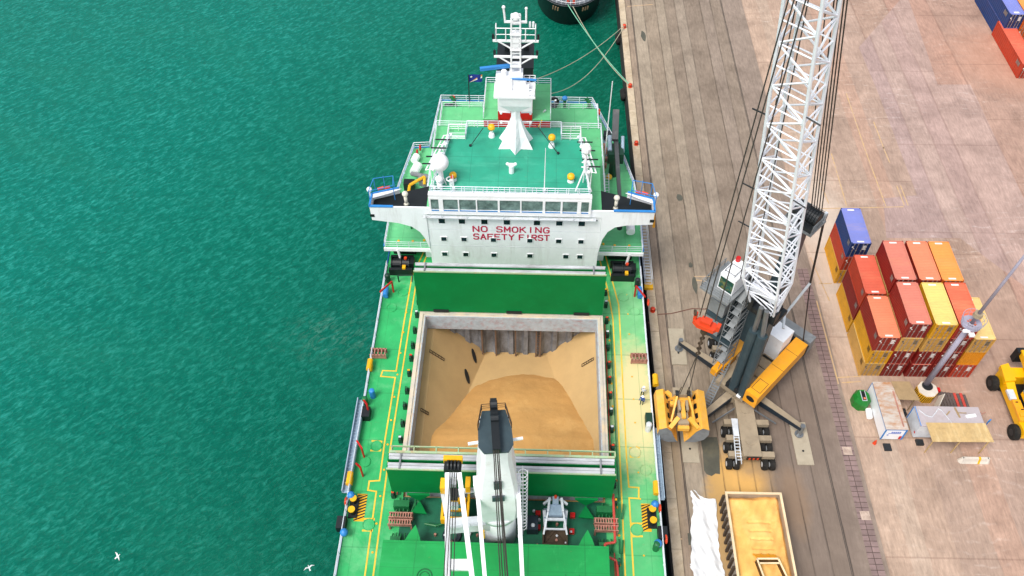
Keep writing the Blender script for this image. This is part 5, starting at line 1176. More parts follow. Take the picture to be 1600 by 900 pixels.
mb = MB(); ub(mb, -.4, 1.6, -5.7, -3.8, 12.6, 14.6); ub(mb, -.2, 1.6, -5.7, -3.8, 9.2, 11.6); bx_ = K(mb, 'electric_cabinet', M['grey'])
mb = MB(); ub(mb, -.4, 1.7, -5.8, -3.7, 11.8, 12.2); ub(mb, -.6, 1.4, -5.3, -2.2, 8.3, 8.9); ub(mb, -1.6, -.6, -4.6, -1, 8.3, 15.6); K(mb, 'cabinet_frame', M['slate'], bx_)
# lattice stair tower beside the tower
mb = MB()
for k in range(12):
    z = 4.2+k*1.1
    q = [U(1.4, -3.4, z), U(1.4, -2.1, z), U(-.6, -2.1, z), U(-.6, -3.4, z)]
    for a_, b2 in zip(q, q[1:]+q[:1]): mb.tube(a_, b2, .05, n=4)
    z2 = z+1.1
    a_, b2 = (U(1.4, -2.7, z), U(-.6, -2.7, z2)) if k % 2 else (U(-.6, -2.7, z), U(1.4, -2.7, z2))
    mb.beam(a_, b2, .7, .08)
    for i in range(4): mb.tube(q[i], (q[i][0], q[i][1], z2), .06, n=4)
K(mb, 'stair_tower', M['grey'])
# the boom
F = Vector(U(.95, -.2, 17.2)); T = Vector((16.9, 48.7, 61.5)); ax = (T-F).normalized(); pv = Vector(PV+(0,)); nv = ax.cross(pv).normalized()
L = (T-F).length; npan = 20
def boomw(t):
    s = t*L
    if s < 5: return 1.4+.5*s/5, .25+1.0*s/5
    return 1.9-.65*((s-5)/(L-5)), 1.25-.15*((s-5)/(L-5))
def bpnt(t, a, b_):
    w, h_ = boomw(t); return F+ax*(L*t)+pv*(a*w)+nv*(b_*h_)
ts = [0, .055, .11]+[.11+.89*(i+1)/npan for i in range(npan)]
mb = MB()
for a in (-1, 1):
    for b_ in (-1, 1):
        for t0, t1 in zip(ts, ts[1:]): mb.tube(bpnt(t0, a, b_), bpnt(t1, a, b_), .14, n=8)
for i, (t0, t1) in enumerate(zip(ts, ts[1:])):
    s = 1 if i % 2 else -1
    for b_ in (-1, 1):
        mb.tube(bpnt(t0, -s, b_), bpnt(t1, s, b_), .085, n=5); mb.tube(bpnt(t1, -1, b_), bpnt(t1, 1, b_), .07, n=5)
    for a in (-1, 1):
        mb.tube(bpnt(t0, a, -s), bpnt(t1, a, s), .085, n=5); mb.tube(bpnt(t1, a, -1), bpnt(t1, a, 1), .07, n=5)
    if i < 6:
        tm = (t0+t1)/2
        for b_ in (-1, 1): mb.tube(bpnt(tm, -s, b_), bpnt(t1, 0, b_), .07, n=5)
for t0 in (.055,):
    mb.beam(bpnt(t0, -1, 0), bpnt(t0, 1, 0), .3, .9)
bm = K(mb, 'boom', M['boom'])
mb = MB(); mb.beam(bpnt(.0, -1.05, 0), bpnt(.0, -.75, 0), .5, .6); mb.beam(bpnt(.0, 1.05, 0), bpnt(.0, .75, 0), .5, .6); K(mb, 'boom_foot', M['boom'], bm)
for t0, a in ((.3, -1), (.42, -1), (.62, -1), (.45, 1), (.66, 1)):
    p0 = bpnt(t0, a, -1); mb = MB(); mb.tube(p0, p0+pv*(a*1.3)+Vector((0, 0, -.1)), .07, n=5); K(mb, 'rope_guide', M['dark'], bm)
mb = MB(); mb.beam(T, T+ax*2.0, 2.2, 1.6); 
for s in (-.8, -.3, .3, .8): mb.tube(T+ax*1.6+pv*s-nv*.4, T+ax*1.6+pv*(s+.2)-nv*.4, .8, n=16)
K(mb, 'boom_head', M['grey'], bm)
# ropes from tower head to boom head
mb = MB()
for k in range(5):
    mb.tube(U(-3.3, -.6+k*.27, 28.3), tuple(T+ax*1.5+pv*(1.0+.22*k)), .06, n=4)
mb.tube(U(-2.4, -.6, 27.6), tuple(T+ax*1.4+pv*.5), .05, n=4); K(mb, 'luffing_rope', M['rope'])
GX, GY = 16.75, 48.55
RZ = 21.3
for dx, dy, z1 in ((-.75, .15, RZ+1.2), (-.35, -.1, RZ+1.2), (.75, -.1, RZ+.6)):
    mb = MB(); mb.tube((GX+dx, GY+dy, z1), (GX+dx*.6-.1, GY+dy, 62.8), .055, n=4); K(mb, 'hoist_rope', M['rope'])
for k, (a_, b2) in enumerate(((U(1.6, -3.2, 19.9), T+ax*1.3-pv*.6), (U(2.0, -1.6, 17), T+ax*1.3+pv*.1))):
    mb = MB(); mb.tube(a_, tuple(b2), .05, n=4); K(mb, 'control_cable', M['rope'])
mb = MB(); mb.tube(U(-4.0, .8, 26.6), (30.25, 59.08, 15), .13, n=6); mb.tube((30.25, 59.08, 15), U(-7.6, 2.7, 5.0), .07, n=5); K(mb, 'cable_drop', M['pipe'])
mb = MB(); mb.tube((30.25, 59.08, 15), (28.24, 57.76, 11), .15, n=8); K(mb, 'cable_strut', M['whitegrey'])
mb = MB(); mb.tube((28.24, 57.76, 11), U(-3.4, 1.2, 10.6), .15, n=8); K(mb, 'cable_strut', M['whitegrey'])
mb = MB(); mb.beam(TB+Vector((.9, .9, .3)), TT+Vector((.8, .8, 0)), .5, .12); K(mb, 'tower_ladder', M['grey'], tw)
# ------------------------------------------------------------------ rotator hanging on the ropes
t = thing('crane_rotator', 'red hook block and rotator hanging from the crane ropes', 'hook block', (GX, GY, RZ))
ca, sa = math.cos(-.45), math.sin(-.45)
mb = MB(); mb.M = Matrix.Translation((GX, GY, RZ)) @ Matrix.Rotation(-.5, 4, 'Z')
mb.prism([(-1.25, -.2), (-.8, .45), (.8, .5), (1.25, .1), (.9, -.5), (-.7, -.55)], -.35, .15); mb.box(-.55, .45, -.35, .4, .15, .6); mb.box(-1.3, -1.0, -.15, .15, .1, 1.1); mb.box(1.0, 1.35, -.25, .3, -.1, .6); mb.build('body', M['redorange'], t)
mb = MB(); mb.cyl((GX, GY), .35, RZ-1.3, RZ-.3, 10); mb.cbox((GX+.6, GY+.1, RZ-.7), .8, .7, .5); mb.tube((GX-1.2, GY+.6, RZ+1.0), (GX-1.0, GY+.6, RZ+1.0), .3, n=10); mb.build('swivel', M['mudbrown'], t)
mb = MB()
for k in range(9): mb.ring((GX+.03*math.sin(k), GY, RZ-1.4-k*.42), .2, .08, 'X' if k % 2 else 'Y', 8, 5)
mb.build('chain', M['mudbrown'], t)
mb = MB()
for s in (-1, 1): mb.tube((GX, GY, RZ-5.0), (GX+s*.45, GY+.6, 8.0), .05, n=4)
mb.build('sling', M['rope'], t)
# ------------------------------------------------------------------ orange grab
GX, GY = 16.75, 48.5
t = thing('clamshell_grab', 'orange clamshell grab with grey ends hanging open over the quay edge', 'grab', (GX, GY, 3.4))
for s in (-1, 1):
    prof = [(GX+s*2.65, 6.0), (GX+s*1.9, 6.35), (GX+s*1.35, 5.7), (GX+s*.7, 4.0), (GX+s*.35, 3.45), (GX+s*1.5, 3.4), (GX+s*2.4, 4.0), (GX+s*2.75, 5.0)]
    mb = MB(); n = len(prof); y0, y1 = GY-2.55, GY+2.35
    vs = [(x, y0, z) for x, z in prof]+[(x, y1, z) for x, z in prof]; f = [(i, (i+1) % n, n+(i+1) % n, n+i) for i in range(n)]
    mb.add(vs, f); sh = mb.build('shell', M['grabpaint'], t)
    mb = MB(); mb.add([(x, y0-.02, z) for x, z in prof], [tuple(range(n))]); mb.add([(x, y1+.02, z) for x, z in prof], [tuple(range(n))]); mb.build('shell_end', M['grey'], sh)
    mb = MB()
    for k in range(4):
        y = y0+.6+k*1.2; mb.add([(GX+s*1.63, y-.3, 6.08), (GX+s*1.36, y-.35, 5.76), (GX+s*1.36, y+.35, 5.76), (GX+s*1.63, y+.3, 6.08)], [(0, 1, 2, 3)])
    for v in mb.v: pass
    o_ = mb.build('shell_opening', M['black'], sh); o_.location.z += .03; o_.location.x -= s*.03
    mb = MB()
    for y in (y0+.2, y1-.2): mb.beam((GX+s*1.5, y, 6.0), (GX+s*.55, GY+(.9 if y > GY else -1.3), 6.4), .45, .3); mb.beam((GX+s*1.3, y+(.9 if y < GY else -.9), 5.8), (GX+s*.6, GY+.9, 7.2), .2, .22)
    mb.build('arm', M['grabpaint'], t)
mb = MB(); mb.box(GX-.95, GX+.95, GY+.7, GY+1.15, 6.2, 6.6); mb.box(GX-1.3, GX+1.2, GY+.25, GY+.7, 6.1, 6.5); mb.box(GX-.22, GX+.22, GY-1.4, GY+.4, 6.3, 6.6); mb.box(GX-.6, GX+.6, GY-2.3, GY-1.9, 5.3, 5.8); mb.box(GX+.9, GX+1.15, GY-1.7, GY+.5, 6.0, 6.4); mb.build('cross_beam', M['grabpaint'], t)
mb = MB(); mb.box(GX-1.0, GX+1.05, GY+1.1, GY+2.0, 6.3, 7.2); mb.box(GX-.6, GX+.55, GY-1.9, GY-.6, 5.6, 6.2); mb.box(GX-.55, GX-.3, GY-.6, GY+.6, 6.2, 6.9); mb.box(GX+.3, GX+.55, GY-.6, GY+.6, 6.2, 6.9); mb.build('sheave_box', M['tan'], t)
mb = MB(); 
for x in (-.6, .65): mb.tube((GX+x-.15, GY+1.2, 7.2), (GX+x+.15, GY+1.2, 7.2), .38, n=14)
mb.tube((GX-.4, GY-.3, 6.5), (GX-.25, GY-.3, 6.5), .35, n=12); mb.tube((GX+.25, GY-.3, 6.5), (GX+.4, GY-.3, 6.5), .35, n=12); mb.build('sheave', M['black'], t)
mb = MB()
for s in (-1, 1): mb.tube((GX+s*.45, GY+1.2, 7.2), (GX+s*.4, GY+.9, 9.0), .05, n=4)
mb.build('sling', M['rope'], t)

# ------------------------------------------------------------------ shipping containers
CL, CW, CH = 6.06, 2.44, 2.59
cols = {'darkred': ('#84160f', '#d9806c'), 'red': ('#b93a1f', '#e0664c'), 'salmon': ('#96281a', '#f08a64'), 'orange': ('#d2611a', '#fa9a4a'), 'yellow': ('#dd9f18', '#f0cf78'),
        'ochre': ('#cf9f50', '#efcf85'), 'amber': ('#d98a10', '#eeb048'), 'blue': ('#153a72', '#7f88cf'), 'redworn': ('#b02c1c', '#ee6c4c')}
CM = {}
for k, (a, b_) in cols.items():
    CM[k] = (mat('container_%s_paint' % k, a, .5, var=.08, scale=.5, dirt='#5b2a1c', amt=.22, dscale=1.1), mat('container_%s_bleached_toplit_roof' % k, b_, .6, var=.06, scale=.5, dirt='#c78a60' if k != 'blue' else '#b99a80', amt=.3 if k != 'redworn' else .5, dscale=.5, streak=(.4, 2.5, 1)),  # roof much paler than the walls: faded paint plus painted-in top light
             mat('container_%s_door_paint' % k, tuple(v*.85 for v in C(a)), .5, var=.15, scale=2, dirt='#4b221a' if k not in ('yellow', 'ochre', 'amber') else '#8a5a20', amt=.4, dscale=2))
M['lockbar'] = mat('lock_bar_steel', '#9a8f88', .5, dirt='#6b2c22', amt=.5, dscale=2)
M['mark'] = mat('white_marking', '#ece8e2', .6, dirt='#c9b9ad', amt=.3, dscale=3)
PROTO = {}
def corr(mb, axis, c, a0, a1, z0, z1, out, n):
    """corrugated sheet: axis 'x' means plane x=c running along y"""
    pts = []; st = (a1-a0)/n
    for i in range(n):
        a = a0+i*st; pts += [(a, 0), (a+st*.3, 0), (a+st*.45, out), (a+st*.85, out)]
    pts.append((a1, 0)); vs = []
    for z in (z0, z1):
        for a, o in pts: vs.append((c+o, a, z) if axis == 'x' else (a, c+o, z))
    m_ = len(pts); mb.add(vs, [(i, i+1, m_+i+1, m_+i) for i in range(m_-1)])
def container(kind, doors=True):
    key = (kind, doors)
    if key in PROTO: return copy_tree(PROTO[key])
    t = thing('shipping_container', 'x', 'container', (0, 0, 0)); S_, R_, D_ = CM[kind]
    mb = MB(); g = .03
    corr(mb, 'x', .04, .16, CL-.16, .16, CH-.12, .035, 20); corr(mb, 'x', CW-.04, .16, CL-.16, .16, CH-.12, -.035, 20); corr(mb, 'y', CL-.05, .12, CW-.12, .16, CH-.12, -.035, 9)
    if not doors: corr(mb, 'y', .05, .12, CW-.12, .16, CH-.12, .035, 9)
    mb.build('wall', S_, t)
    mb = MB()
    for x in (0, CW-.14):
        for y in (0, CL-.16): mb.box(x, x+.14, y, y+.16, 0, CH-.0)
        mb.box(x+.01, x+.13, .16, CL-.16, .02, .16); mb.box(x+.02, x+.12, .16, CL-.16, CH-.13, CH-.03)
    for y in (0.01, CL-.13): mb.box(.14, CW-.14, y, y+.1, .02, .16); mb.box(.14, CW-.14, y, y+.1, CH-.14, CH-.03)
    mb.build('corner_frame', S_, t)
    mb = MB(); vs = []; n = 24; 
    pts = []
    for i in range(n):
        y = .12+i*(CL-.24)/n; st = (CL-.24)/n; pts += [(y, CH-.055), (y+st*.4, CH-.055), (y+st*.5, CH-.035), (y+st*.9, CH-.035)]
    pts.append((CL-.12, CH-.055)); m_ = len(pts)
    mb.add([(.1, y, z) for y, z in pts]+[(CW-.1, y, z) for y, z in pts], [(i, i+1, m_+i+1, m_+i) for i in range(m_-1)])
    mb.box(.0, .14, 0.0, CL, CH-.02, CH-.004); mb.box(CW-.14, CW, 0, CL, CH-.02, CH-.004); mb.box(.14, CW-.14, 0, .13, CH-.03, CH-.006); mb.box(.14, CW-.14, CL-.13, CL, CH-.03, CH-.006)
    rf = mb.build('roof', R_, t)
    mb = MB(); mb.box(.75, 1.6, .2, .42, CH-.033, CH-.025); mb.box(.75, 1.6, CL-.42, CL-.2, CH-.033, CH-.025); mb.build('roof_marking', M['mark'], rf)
    if doors:
        for x0, x1 in ((.15, CW/2-.01), (CW/2+.01, CW-.15)):
            mb = MB(); mb.box(x0, x1, .045, .09, .17, CH-.15)
            for z in (.5, 1.05, 1.6, 2.1): mb.box(x0+.08, x1-.08, .03, .045, z, z+.28)
            d = mb.build('door', D_, t)
            mb = MB()
            for f_ in (.28, .72):
                x = x0+(x1-x0)*f_; mb.box(x-.025, x+.025, -.01, .03, .1, CH-.06); mb.box(x-.09, x+.09, -.02, .03, 1.15, 1.25); mb.box(x-.07, x+.07, -.02, .03, .1, .2); mb.box(x-.07, x+.07, -.02, .03, CH-.22, CH-.12)
            mb.build('lock_bar', M['lockbar'], d)
            mb = MB()
            if x0 < 1: mb.box(x0+.12, x0+.3, .01, .03, 1.75, 1.95); mb.box(x0+.32, x0+.44, .01, .03, 1.5, 1.62)
            else:
                for k in range(4): mb.box(x0+.35, x0+.35+.5-.1*(k % 2), .01, .03, 1.4+k*.2, 1.5+k*.2)
            mb.build('door_marking', M['mark'] if kind not in ('yellow', 'ochre') else M['slate'], d)
    mb = MB()
    for k in range(5): mb.box(-.012, .0, .5+k*.13, .58+k*.13, 1.5, 2.2)
    mb.build('side_marking', M['lockbar'] if kind not in ('yellow', 'ochre', 'amber') else mat('brown_lettering_%s' % kind, '#7d5a1c', .6), t)
    PROTO[key] = t; return t
X0, Y0, DX, GAP = 39.52, 57.22, 2.55, .2
stackx = [39.50, 42.25, 45.02, 47.62, 50.18]
stackx = [X0, X0+2.56, X0+5.4, X0+7.98, X0+10.62]
front = [['ochre', 'yellow', 'salmon'], ['darkred', 'darkred', 'ochre', 'darkred'], ['darkred', 'darkred', 'ochre', 'yellow'], ['darkred', 'darkred', 'darkred', 'redworn'], ['red', 'amber', 'ochre']]
back = [['yellow', 'darkred', 'red'], ['darkred', 'darkred', 'ochre', 'darkred'], ['darkred', 'ochre', 'darkred', 'salmon'], ['darkred', 'darkred', 'ochre', 'orange'], []]
cname = {'ochre': 'dusty ochre', 'yellow': 'yellow', 'salmon': 'red with salmon roof', 'darkred': 'dark red', 'redworn': 'scuffed orange red', 'red': 'brick red', 'amber': 'amber', 'orange': 'bright orange', 'blue': 'blue'}
tier = ['on the ground', 'second up', 'third up', 'fourth and topmost']
stn = ['leftmost stack', 'second stack from left', 'middle stack', 'fourth stack from left', 'low rightmost stack']
random.seed(11)
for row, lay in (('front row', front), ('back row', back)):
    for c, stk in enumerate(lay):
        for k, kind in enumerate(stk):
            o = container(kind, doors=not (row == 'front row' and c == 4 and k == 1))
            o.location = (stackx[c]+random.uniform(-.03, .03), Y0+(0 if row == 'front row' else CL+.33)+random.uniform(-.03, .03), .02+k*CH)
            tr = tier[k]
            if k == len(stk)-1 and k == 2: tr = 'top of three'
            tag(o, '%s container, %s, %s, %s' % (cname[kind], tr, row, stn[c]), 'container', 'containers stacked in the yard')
for k, (kind, lb) in enumerate((('yellow', 'yellow container at the bottom of the separate stack under the blue one'), ('red', 'brick red container between yellow and blue in the separate stack'), ('blue', 'blue container with rust patches on top of the separate stack'))):
    o = container(kind); o.location = (39.66, 71.55, .02+k*CH); tag(o, lb, 'container', 'containers stacked in the yard')
o = container('red'); o.location = (78.25, 115.25, .02); o.scale = (1, 2.01, 1); tag(o, 'single long brick red container at the upper right edge of the yard', 'container', 'containers at the far right of the yard')
bx0, by0 = (78.56, 125.35)
for kind, dx, k, lb in (('blue', 0, 0, 'lower blue container at the top right corner, behind the long red one'), ('blue', 0, 1, 'blue container on top of another blue one at the top right corner'), ('orange', 2.6, 0, 'lower orange container at the far top right corner of the yard'), ('orange', 2.6, 1, 'orange container on the upper level at the far top right corner')):
    o = container(kind); o.location = (bx0+dx, by0, .02+k*CH); o.scale = (1, 2.01, 1); tag(o, lb, 'container', 'containers at the far right of the yard')

# ------------------------------------------------------------------ light mast
t = thing('light_mast', 'tall grey lighting mast with round platform on yellow striped concrete block', 'light mast', (46.6, 55.35, 0))
mb = MB(); oc = [(46.55+1.2*math.cos(PI/8+k*PI/4), 54.6+1.15*math.sin(PI/8+k*PI/4)) for k in range(8)]
mb.prism(oc, 0.01, 1.3); bs = mb.build('base_block', M['yellow'], t)
mb = MB(); mb.prism([(46.55+(x-46.55)*.97, 54.6+(y-54.6)*.97) for x, y in oc], 1.3, 1.42); mb.build('block_top', M['barrier'], bs)
mb = MB(); mb.cyl((46.6, 55.0), .62, 1.42, 1.48, 18); mb.build('block_hole', M['dark'], bs)
mb = MB()
for k in range(8):
    a0 = PI/8+k*PI/4-PI/4; p = Vector((oc[k-1][0], oc[k-1][1], 0)); q = Vector((oc[k][0], oc[k][1], 0)); nrm = ((p+q)/2-Vector((46.55, 54.6, 0))).normalized()*.012
    for j in range(4):
        u = j/4; mb.add([tuple(p.lerp(q, u)+nrm+Vector((0, 0, .05))), tuple(p.lerp(q, u+.1)+nrm+Vector((0, 0, .05))), tuple(p.lerp(q, min(1, u+.24))+nrm+Vector((0, 0, 1.25))), tuple(p.lerp(q, min(1, u+.14))+nrm+Vector((0, 0, 1.25)))], [(0, 1, 2, 3)])
mb.build('hazard_stripe', M['tape'], bs)
mb = MB(); mb.cbox((48.0, 54.8, .9), .3, .5, .4); mb.build('block_light', M['red'], bs)
mast_m = mat('galvanised_mast', '#a7a3b4', .45, dirt='#8a8694', amt=.3)
P0 = Vector((46.53, 55.3, 1.4)); P1 = Vector((47.06, 55.42, 13.1)); P2 = Vector((47.18, 54.83, 24.5)); P3 = P2+(P2-P1)*.35
mb = MB(); mb.tube(P0, P1, .34, .27, 14); mb.tube(P1, P3, .2, .12, 12); mb.build('pole', mast_m, t, True)
mb = MB(); n = 20
ri = [(P1.x+.5*math.cos(2*PI*k/n), P1.y+.5*math.sin(2*PI*k/n)) for k in range(n)]; ro_ = [(P1.x+1.05*math.cos(2*PI*k/n), P1.y+1.05*math.sin(2*PI*k/n)) for k in range(n)]
mb.add([(x, y, 13.15) for x, y in ri]+[(x, y, 13.15) for x, y in ro_]+[(x, y, 12.95) for x, y in ro_], [(k, (k+1) % n, n+(k+1) % n, n+k) for k in range(n)]+[(n+k, n+(k+1) % n, 2*n+(k+1) % n, 2*n+k) for k in range(n)])
for a in range(6): mb.tube((P1.x+.3*math.cos(a), P1.y+.3*math.sin(a), 13.1), (P1.x+1.05*math.cos(a), P1.y+1.05*math.sin(a), 13.1), .06, n=5)
mb.build('round_platform', mast_m, t)
mb = MB(); mb.ring((P1.x, P1.y, 14.1), 1.2, .035, 'Z', 20, 4); mb.ring((P1.x, P1.y, 13.6), 1.15, .03, 'Z', 20, 4)
for a in range(8): mb.tube((P1.x+1.05*math.cos(a*PI/4), P1.y+1.05*math.sin(a*PI/4), 13.1), (P1.x+1.2*math.cos(a*PI/4), P1.y+1.2*math.sin(a*PI/4), 14.1), .03, n=4)
mb.build('platform_rail', mast_m, t)
mb = MB(); q = P1.lerp(P2, .12); mb.tube(q, q+Vector((0, 0, .5)), .5, .45, 12); mb.build('collar', M['tan'], t)
mb = MB(); mb.cbox((P1.x-.75, P1.y-.9, 12.9), .7, .3, .25); mb.cbox((P1.x-.2, P1.y-1.25, 12.7), .5, .4, .3); mb.build('floodlight', M['white'], t)

# ------------------------------------------------------------------ site cabins
t = thing('site_cabin', 'white site cabin with blue trim and rust streaked roof beside the green skip', 'cabin', (41.0, 51.5, 0))
x0, x1, y0, y1 = 39.85, 42.25, 48.5, 54.65
mb = MB(); mb.box(x0, x1, y0, y1, .35, 2.5); mb.build('wall', M['white'], t)
mb = MB(); mb.box(x0-.04, x1+.04, y0-.04, y1+.04, 2.5, 2.6); 
for y in (50.2, 53.7): mb.box(x0, x1, y-.03, y+.03, 2.6, 2.63)
rf = mb.build('roof', M['roofrust'], t)
mb = MB(); mb.box(x1-.5, x1-.35, y0+.3, y1-1.2, 2.6, 2.64); mb.build('roof_batten', M['rustpink'], rf)
mb = MB()
for x in (x0-.03, x1-.14): mb.box(x, x+.17, y0-.05, y0-.01, .35, 2.5); mb.box(x, x+.17, y1+.01, y1+.05, .35, 2.5)
mb.box(x0+.1, x1-.1, y0-.05, y0-.01, 2.38, 2.5); mb.box(x0-.05, x0-.01, y0, y1, 2.42, 2.5); mb.build('blue_trim', M['blue'], t)
mb = MB()
for i in range(5): mb.box(x0+.8+.22*i, x0+.98+.22*i, y0-.03, y0-.012, 1.75, 2.0)
mb.box(x0+.55, x0+1.9, y0-.02, y0-.008, 1.55, 1.68); mb.box(x0+.45, x0+.65, y0-.03, y0-.012, 1.2, 1.4); mb.build('wall_sign', mat('pale_blue_sign', '#7f93d6', .6), t)
mb = MB(); mb.box(x1-.45, x1-.2, y0-.06, y0-.03, .5, 1.1); mb.build('red_panel', M['red'], t)
mb = MB(); mb.cbox((x0+.7, y0-.9, .1), .8, .9, .18); mb.cbox((41.2, 49.5, .2), 1.9, .3, .3); mb.cbox((41.2, 53.5, .2), 1.9, .3, .3); mb.build('step', M['dark'], t)
mb = MB(); mb.prism([(42.2, 52.3), (44.55, 52.2), (44.0, 54.75), (41.9, 54.75)], 2.66, 2.7); mb.beam((44.1, 52.5, 0), (44.1, 52.5, 2.66), .09, .09); mb.beam((43.9, 54.6, 0), (43.9, 54.6, 2.66), .09, .09); mb.beam((43.0, 53.4, 2.63), (43.1, 54, 2.63), .1, .05)
solo(mb, 'plywood_canopy', M['woodold'], 'weathered plywood sheet leaning out from the rusty cabin roof', 'plywood sheet', (43.2, 53.4, 0))
t = thing('site_cabin', 'grey roofed site cabin behind the pale plywood awning', 'cabin', (47.2, 50.1, 0))
x0, x1, y0, y1 = 43.65, 50.75, 48.85, 51.4
mb = MB(); mb.box(x0, x1, y0, y1, .3, 2.65); mb.build('wall', M['whitegrey'], t)
mb = MB(); mb.box(x0-.03, x1+.03, y0-.03, y1+.03, 2.65, 2.76); rf = mb.build('roof', M['roofgrey'], t)
mb = MB(); mb.box(x0+.02, x0+.1, y0, y1, 2.76, 2.785); mb.box(x0-.05, x0-.01, y1-.1, y1+.02, .3, 2.65); mb.build('blue_trim', M['blue'], t)
mb = MB(); mb.path([(44.0, 50.9, 2.8), (44.6, 50.2, 2.8), (45.2, 50.0, 2.8), (45.7, 50.5, 2.8), (46.2, 51.1, 2.8), (46.5, 50.9, 2.8)], .05); mb.path([(46.5, 50.9, 2.8), (46.9, 50, 2.8), (47.2, 49.3, 2.8)], .03); mb.build('roof_cable', M['whitegrey'], rf)
mb = MB(); mb.beam((46.9, 50.3, 2.8), (47.4, 50.8, 2.8), .14, .05); mb.beam((48.1, 51.3, 2.8), (48.3, 50.0, 2.8), .2, .04); mb.beam((48.1, 50.6, 2.81), (49.2, 50.6, 2.81), .1, .04); mb.build('roof_batten', M['woodold'], rf)
mb = MB(); mb.beam((49.0, 50.1, 2.85), (50.1, 50.3, 2.85), .35, .18); mb.build('roof_pipe', M['white'], rf)
mb = MB(); mb.box(x0-.02, x0-.005, y0+.1, y0+.35, .9, 1.15); mb.build('red_notice', M['red'], t)
mb = MB(); mb.box(43.9, 44.7, 47.9, 48.6, .02, .3); mb.build('step', M['dark'], t)
mb = MB(); mb.prism([(44.3, 49.25), (50.85, 49.3), (51.05, 46.95), (44.35, 46.85)], 2.82, 2.87)
for x in (44.6, 47.5, 50.6): mb.beam((x, 47.1, 0), (x, 47.1, 2.82), .1, .1)
solo(mb, 'plywood_awning', M['wood'], 'pale new plywood awning along the front of the grey cabin', 'awning', (47.6, 48, 0))
# green skip, drum, cone, boards
t = thing('skip', 'dark green octagonal skip with open lid beside the white cabin', 'skip', (38.7, 53.4, 0))
oc = [(38.75+1.05*math.cos(PI/8+k*PI/4), 53.4+1.15*math.sin(PI/8+k*PI/4)) for k in range(8)]
mb = MB(); oc2 = [(38.75+(x-38.75)*.72, 53.4+(y-53.4)*.75) for x, y in oc]
mb.add([(x, y, .02) for x, y in oc]+[(x, y, 1.1) for x, y in oc]+[(x, y, 1.6) for x, y in oc2], [(k, (k+1) % 8, 8+(k+1) % 8, 8+k) for k in range(8)]+[(8+k, 8+(k+1) % 8, 16+(k+1) % 8, 16+k) for k in range(8)]+[tuple(range(16, 24))]); mb.build('body', M['bingreen'], t)
mb = MB(); mb.box(38.55, 39.0, 52.8, 54.0, 1.61, 1.64); op = mb.build('opening', M['black'], t)
mb = MB(); mb.box(38.5, 38.55, 52.75, 54.05, 1.6, 1.7); mb.box(39.0, 39.05, 52.75, 54.05, 1.6, 1.7); mb.box(38.5, 39.05, 52.7, 52.75, 1.6, 1.7); mb.build('rim', M['whitegrey'], op)
mb = MB(); mb.cbox((38.8, 53.0, 1.68), .22, .22, .1); mb.build('rubbish', M['orangeboat'], op)
mb = MB(); mb.tube((39.35, 51.2, .4), (39.45, 52.3, .4), .35, n=12); solo(mb, 'drum', M['white'], 'white drum lying against the cabin wall next to the skip', 'drum', (39.4, 51.7, 0))
mb = MB(); mb.cyl((39.25, 48.1), .26, .02, .08, 4); mb.cyl((39.25, 48.1), .2, .08, .75, 12, .05); solo(mb, 'traffic_cone', M['redorange'], 'orange traffic cone at the front corner of the white cabin', 'cone', (39.25, 48.1, 0))
mb = MB(); mb.cbox((43.1, 51.9, .4), .9, .8, .8); mb.sphere((43.2, 51.8, .9), .22, 8); t = solo(mb, 'rubbish_heap', M['dark'], 'small dark rubbish heap between the two site cabins', 'rubbish', (43.1, 51.9, 0))
mb = MB()
for k in range(9):
    if k not in (5, 7): mb.box(48.1+k*.36, 48.4+k*.36, 51.6, 55.0-.05*k, .3, .36)
t = thing('plank_stack', 'grey and red planks laid behind the grey roofed cabin', 'planks', (49.6, 53, 0)); mb.build('grey_plank', mat('grey_timber', '#5f5350', .85), t)
mb = MB()
for k in (5, 7): mb.box(48.1+k*.36, 48.4+k*.36, 51.6, 54.8, .3, .37)
mb.build('red_plank', M['redpipe'], t)
mb = MB(); mb.box(48.0, 51.4, 52.0, 52.2, .02, .3); mb.box(48.0, 51.4, 54.0, 54.2, .02, .3); mb.build('bearer', M['woodold'], t)
mb = MB(); mb.beam((46.9, 52.2, .8), (48.0, 53.9, 1.3), .08, 1.2, up=(0, -.6, 1)); mb.beam((47.2, 52.5, 0.02), (47.2, 52.5, .8), .08, .08); solo(mb, 'notice_board', M['barrier'], 'leaning pale notice board with brown sheet beside the planks', 'board', (47.4, 53, 0))
mb = MB(); mb.cbox((46.6, 51.9, .45), .3, .35, .45)
t = solo(mb, 'jerry_can', M['black'], 'small black can behind the grey cabin', 'can', (46.6, 51.9, 0.2)); t.location.z -= .2
mb = MB(); mb.path([(51.6, 51.6, .1), (52.0, 51.9, 1.0), (52.4, 52.3, .1)], .05); mb.path([(51.2, 51.3, .5), (52.6, 52.0, .8)], .05); solo(mb, 'trestle', M['rustpink'], 'small rusty trestle at the corner of the grey cabin', 'trestle', (52, 52, 0))
mb = MB(); mb.cyl((52.0, 50.2), .05, .02, 1.6, 6); mb.cbox((52.0, 50.2, 1.8), .4, .12, .5, .6); mb.cyl((52, 50.2), .2, .02, .1, 10); solo(mb, 'small_sign', M['blue'], 'small blue and white sign on a post right of the grey cabin', 'sign', (52, 50.2, 0))
t = thing('road_barrier', 'long white concrete barrier with one yellow band lying on the yard', 'barrier', (49.75, 46.1, 0))
mb = MB(); mb.prismX([(45.75, .02), (46.5, .02), (46.35, .35), (46.25, .75), (46.0, .75), (45.9, .35)], 48.3, 51.1); mb.tube((48.3, 46.12, .01), (48.3, 46.12, .75), .37, .12, 12); mb.tube((51.1, 46.12, .01), (51.1, 46.12, .75), .37, .12, 12); mb.build('body', M['barrier'], t)
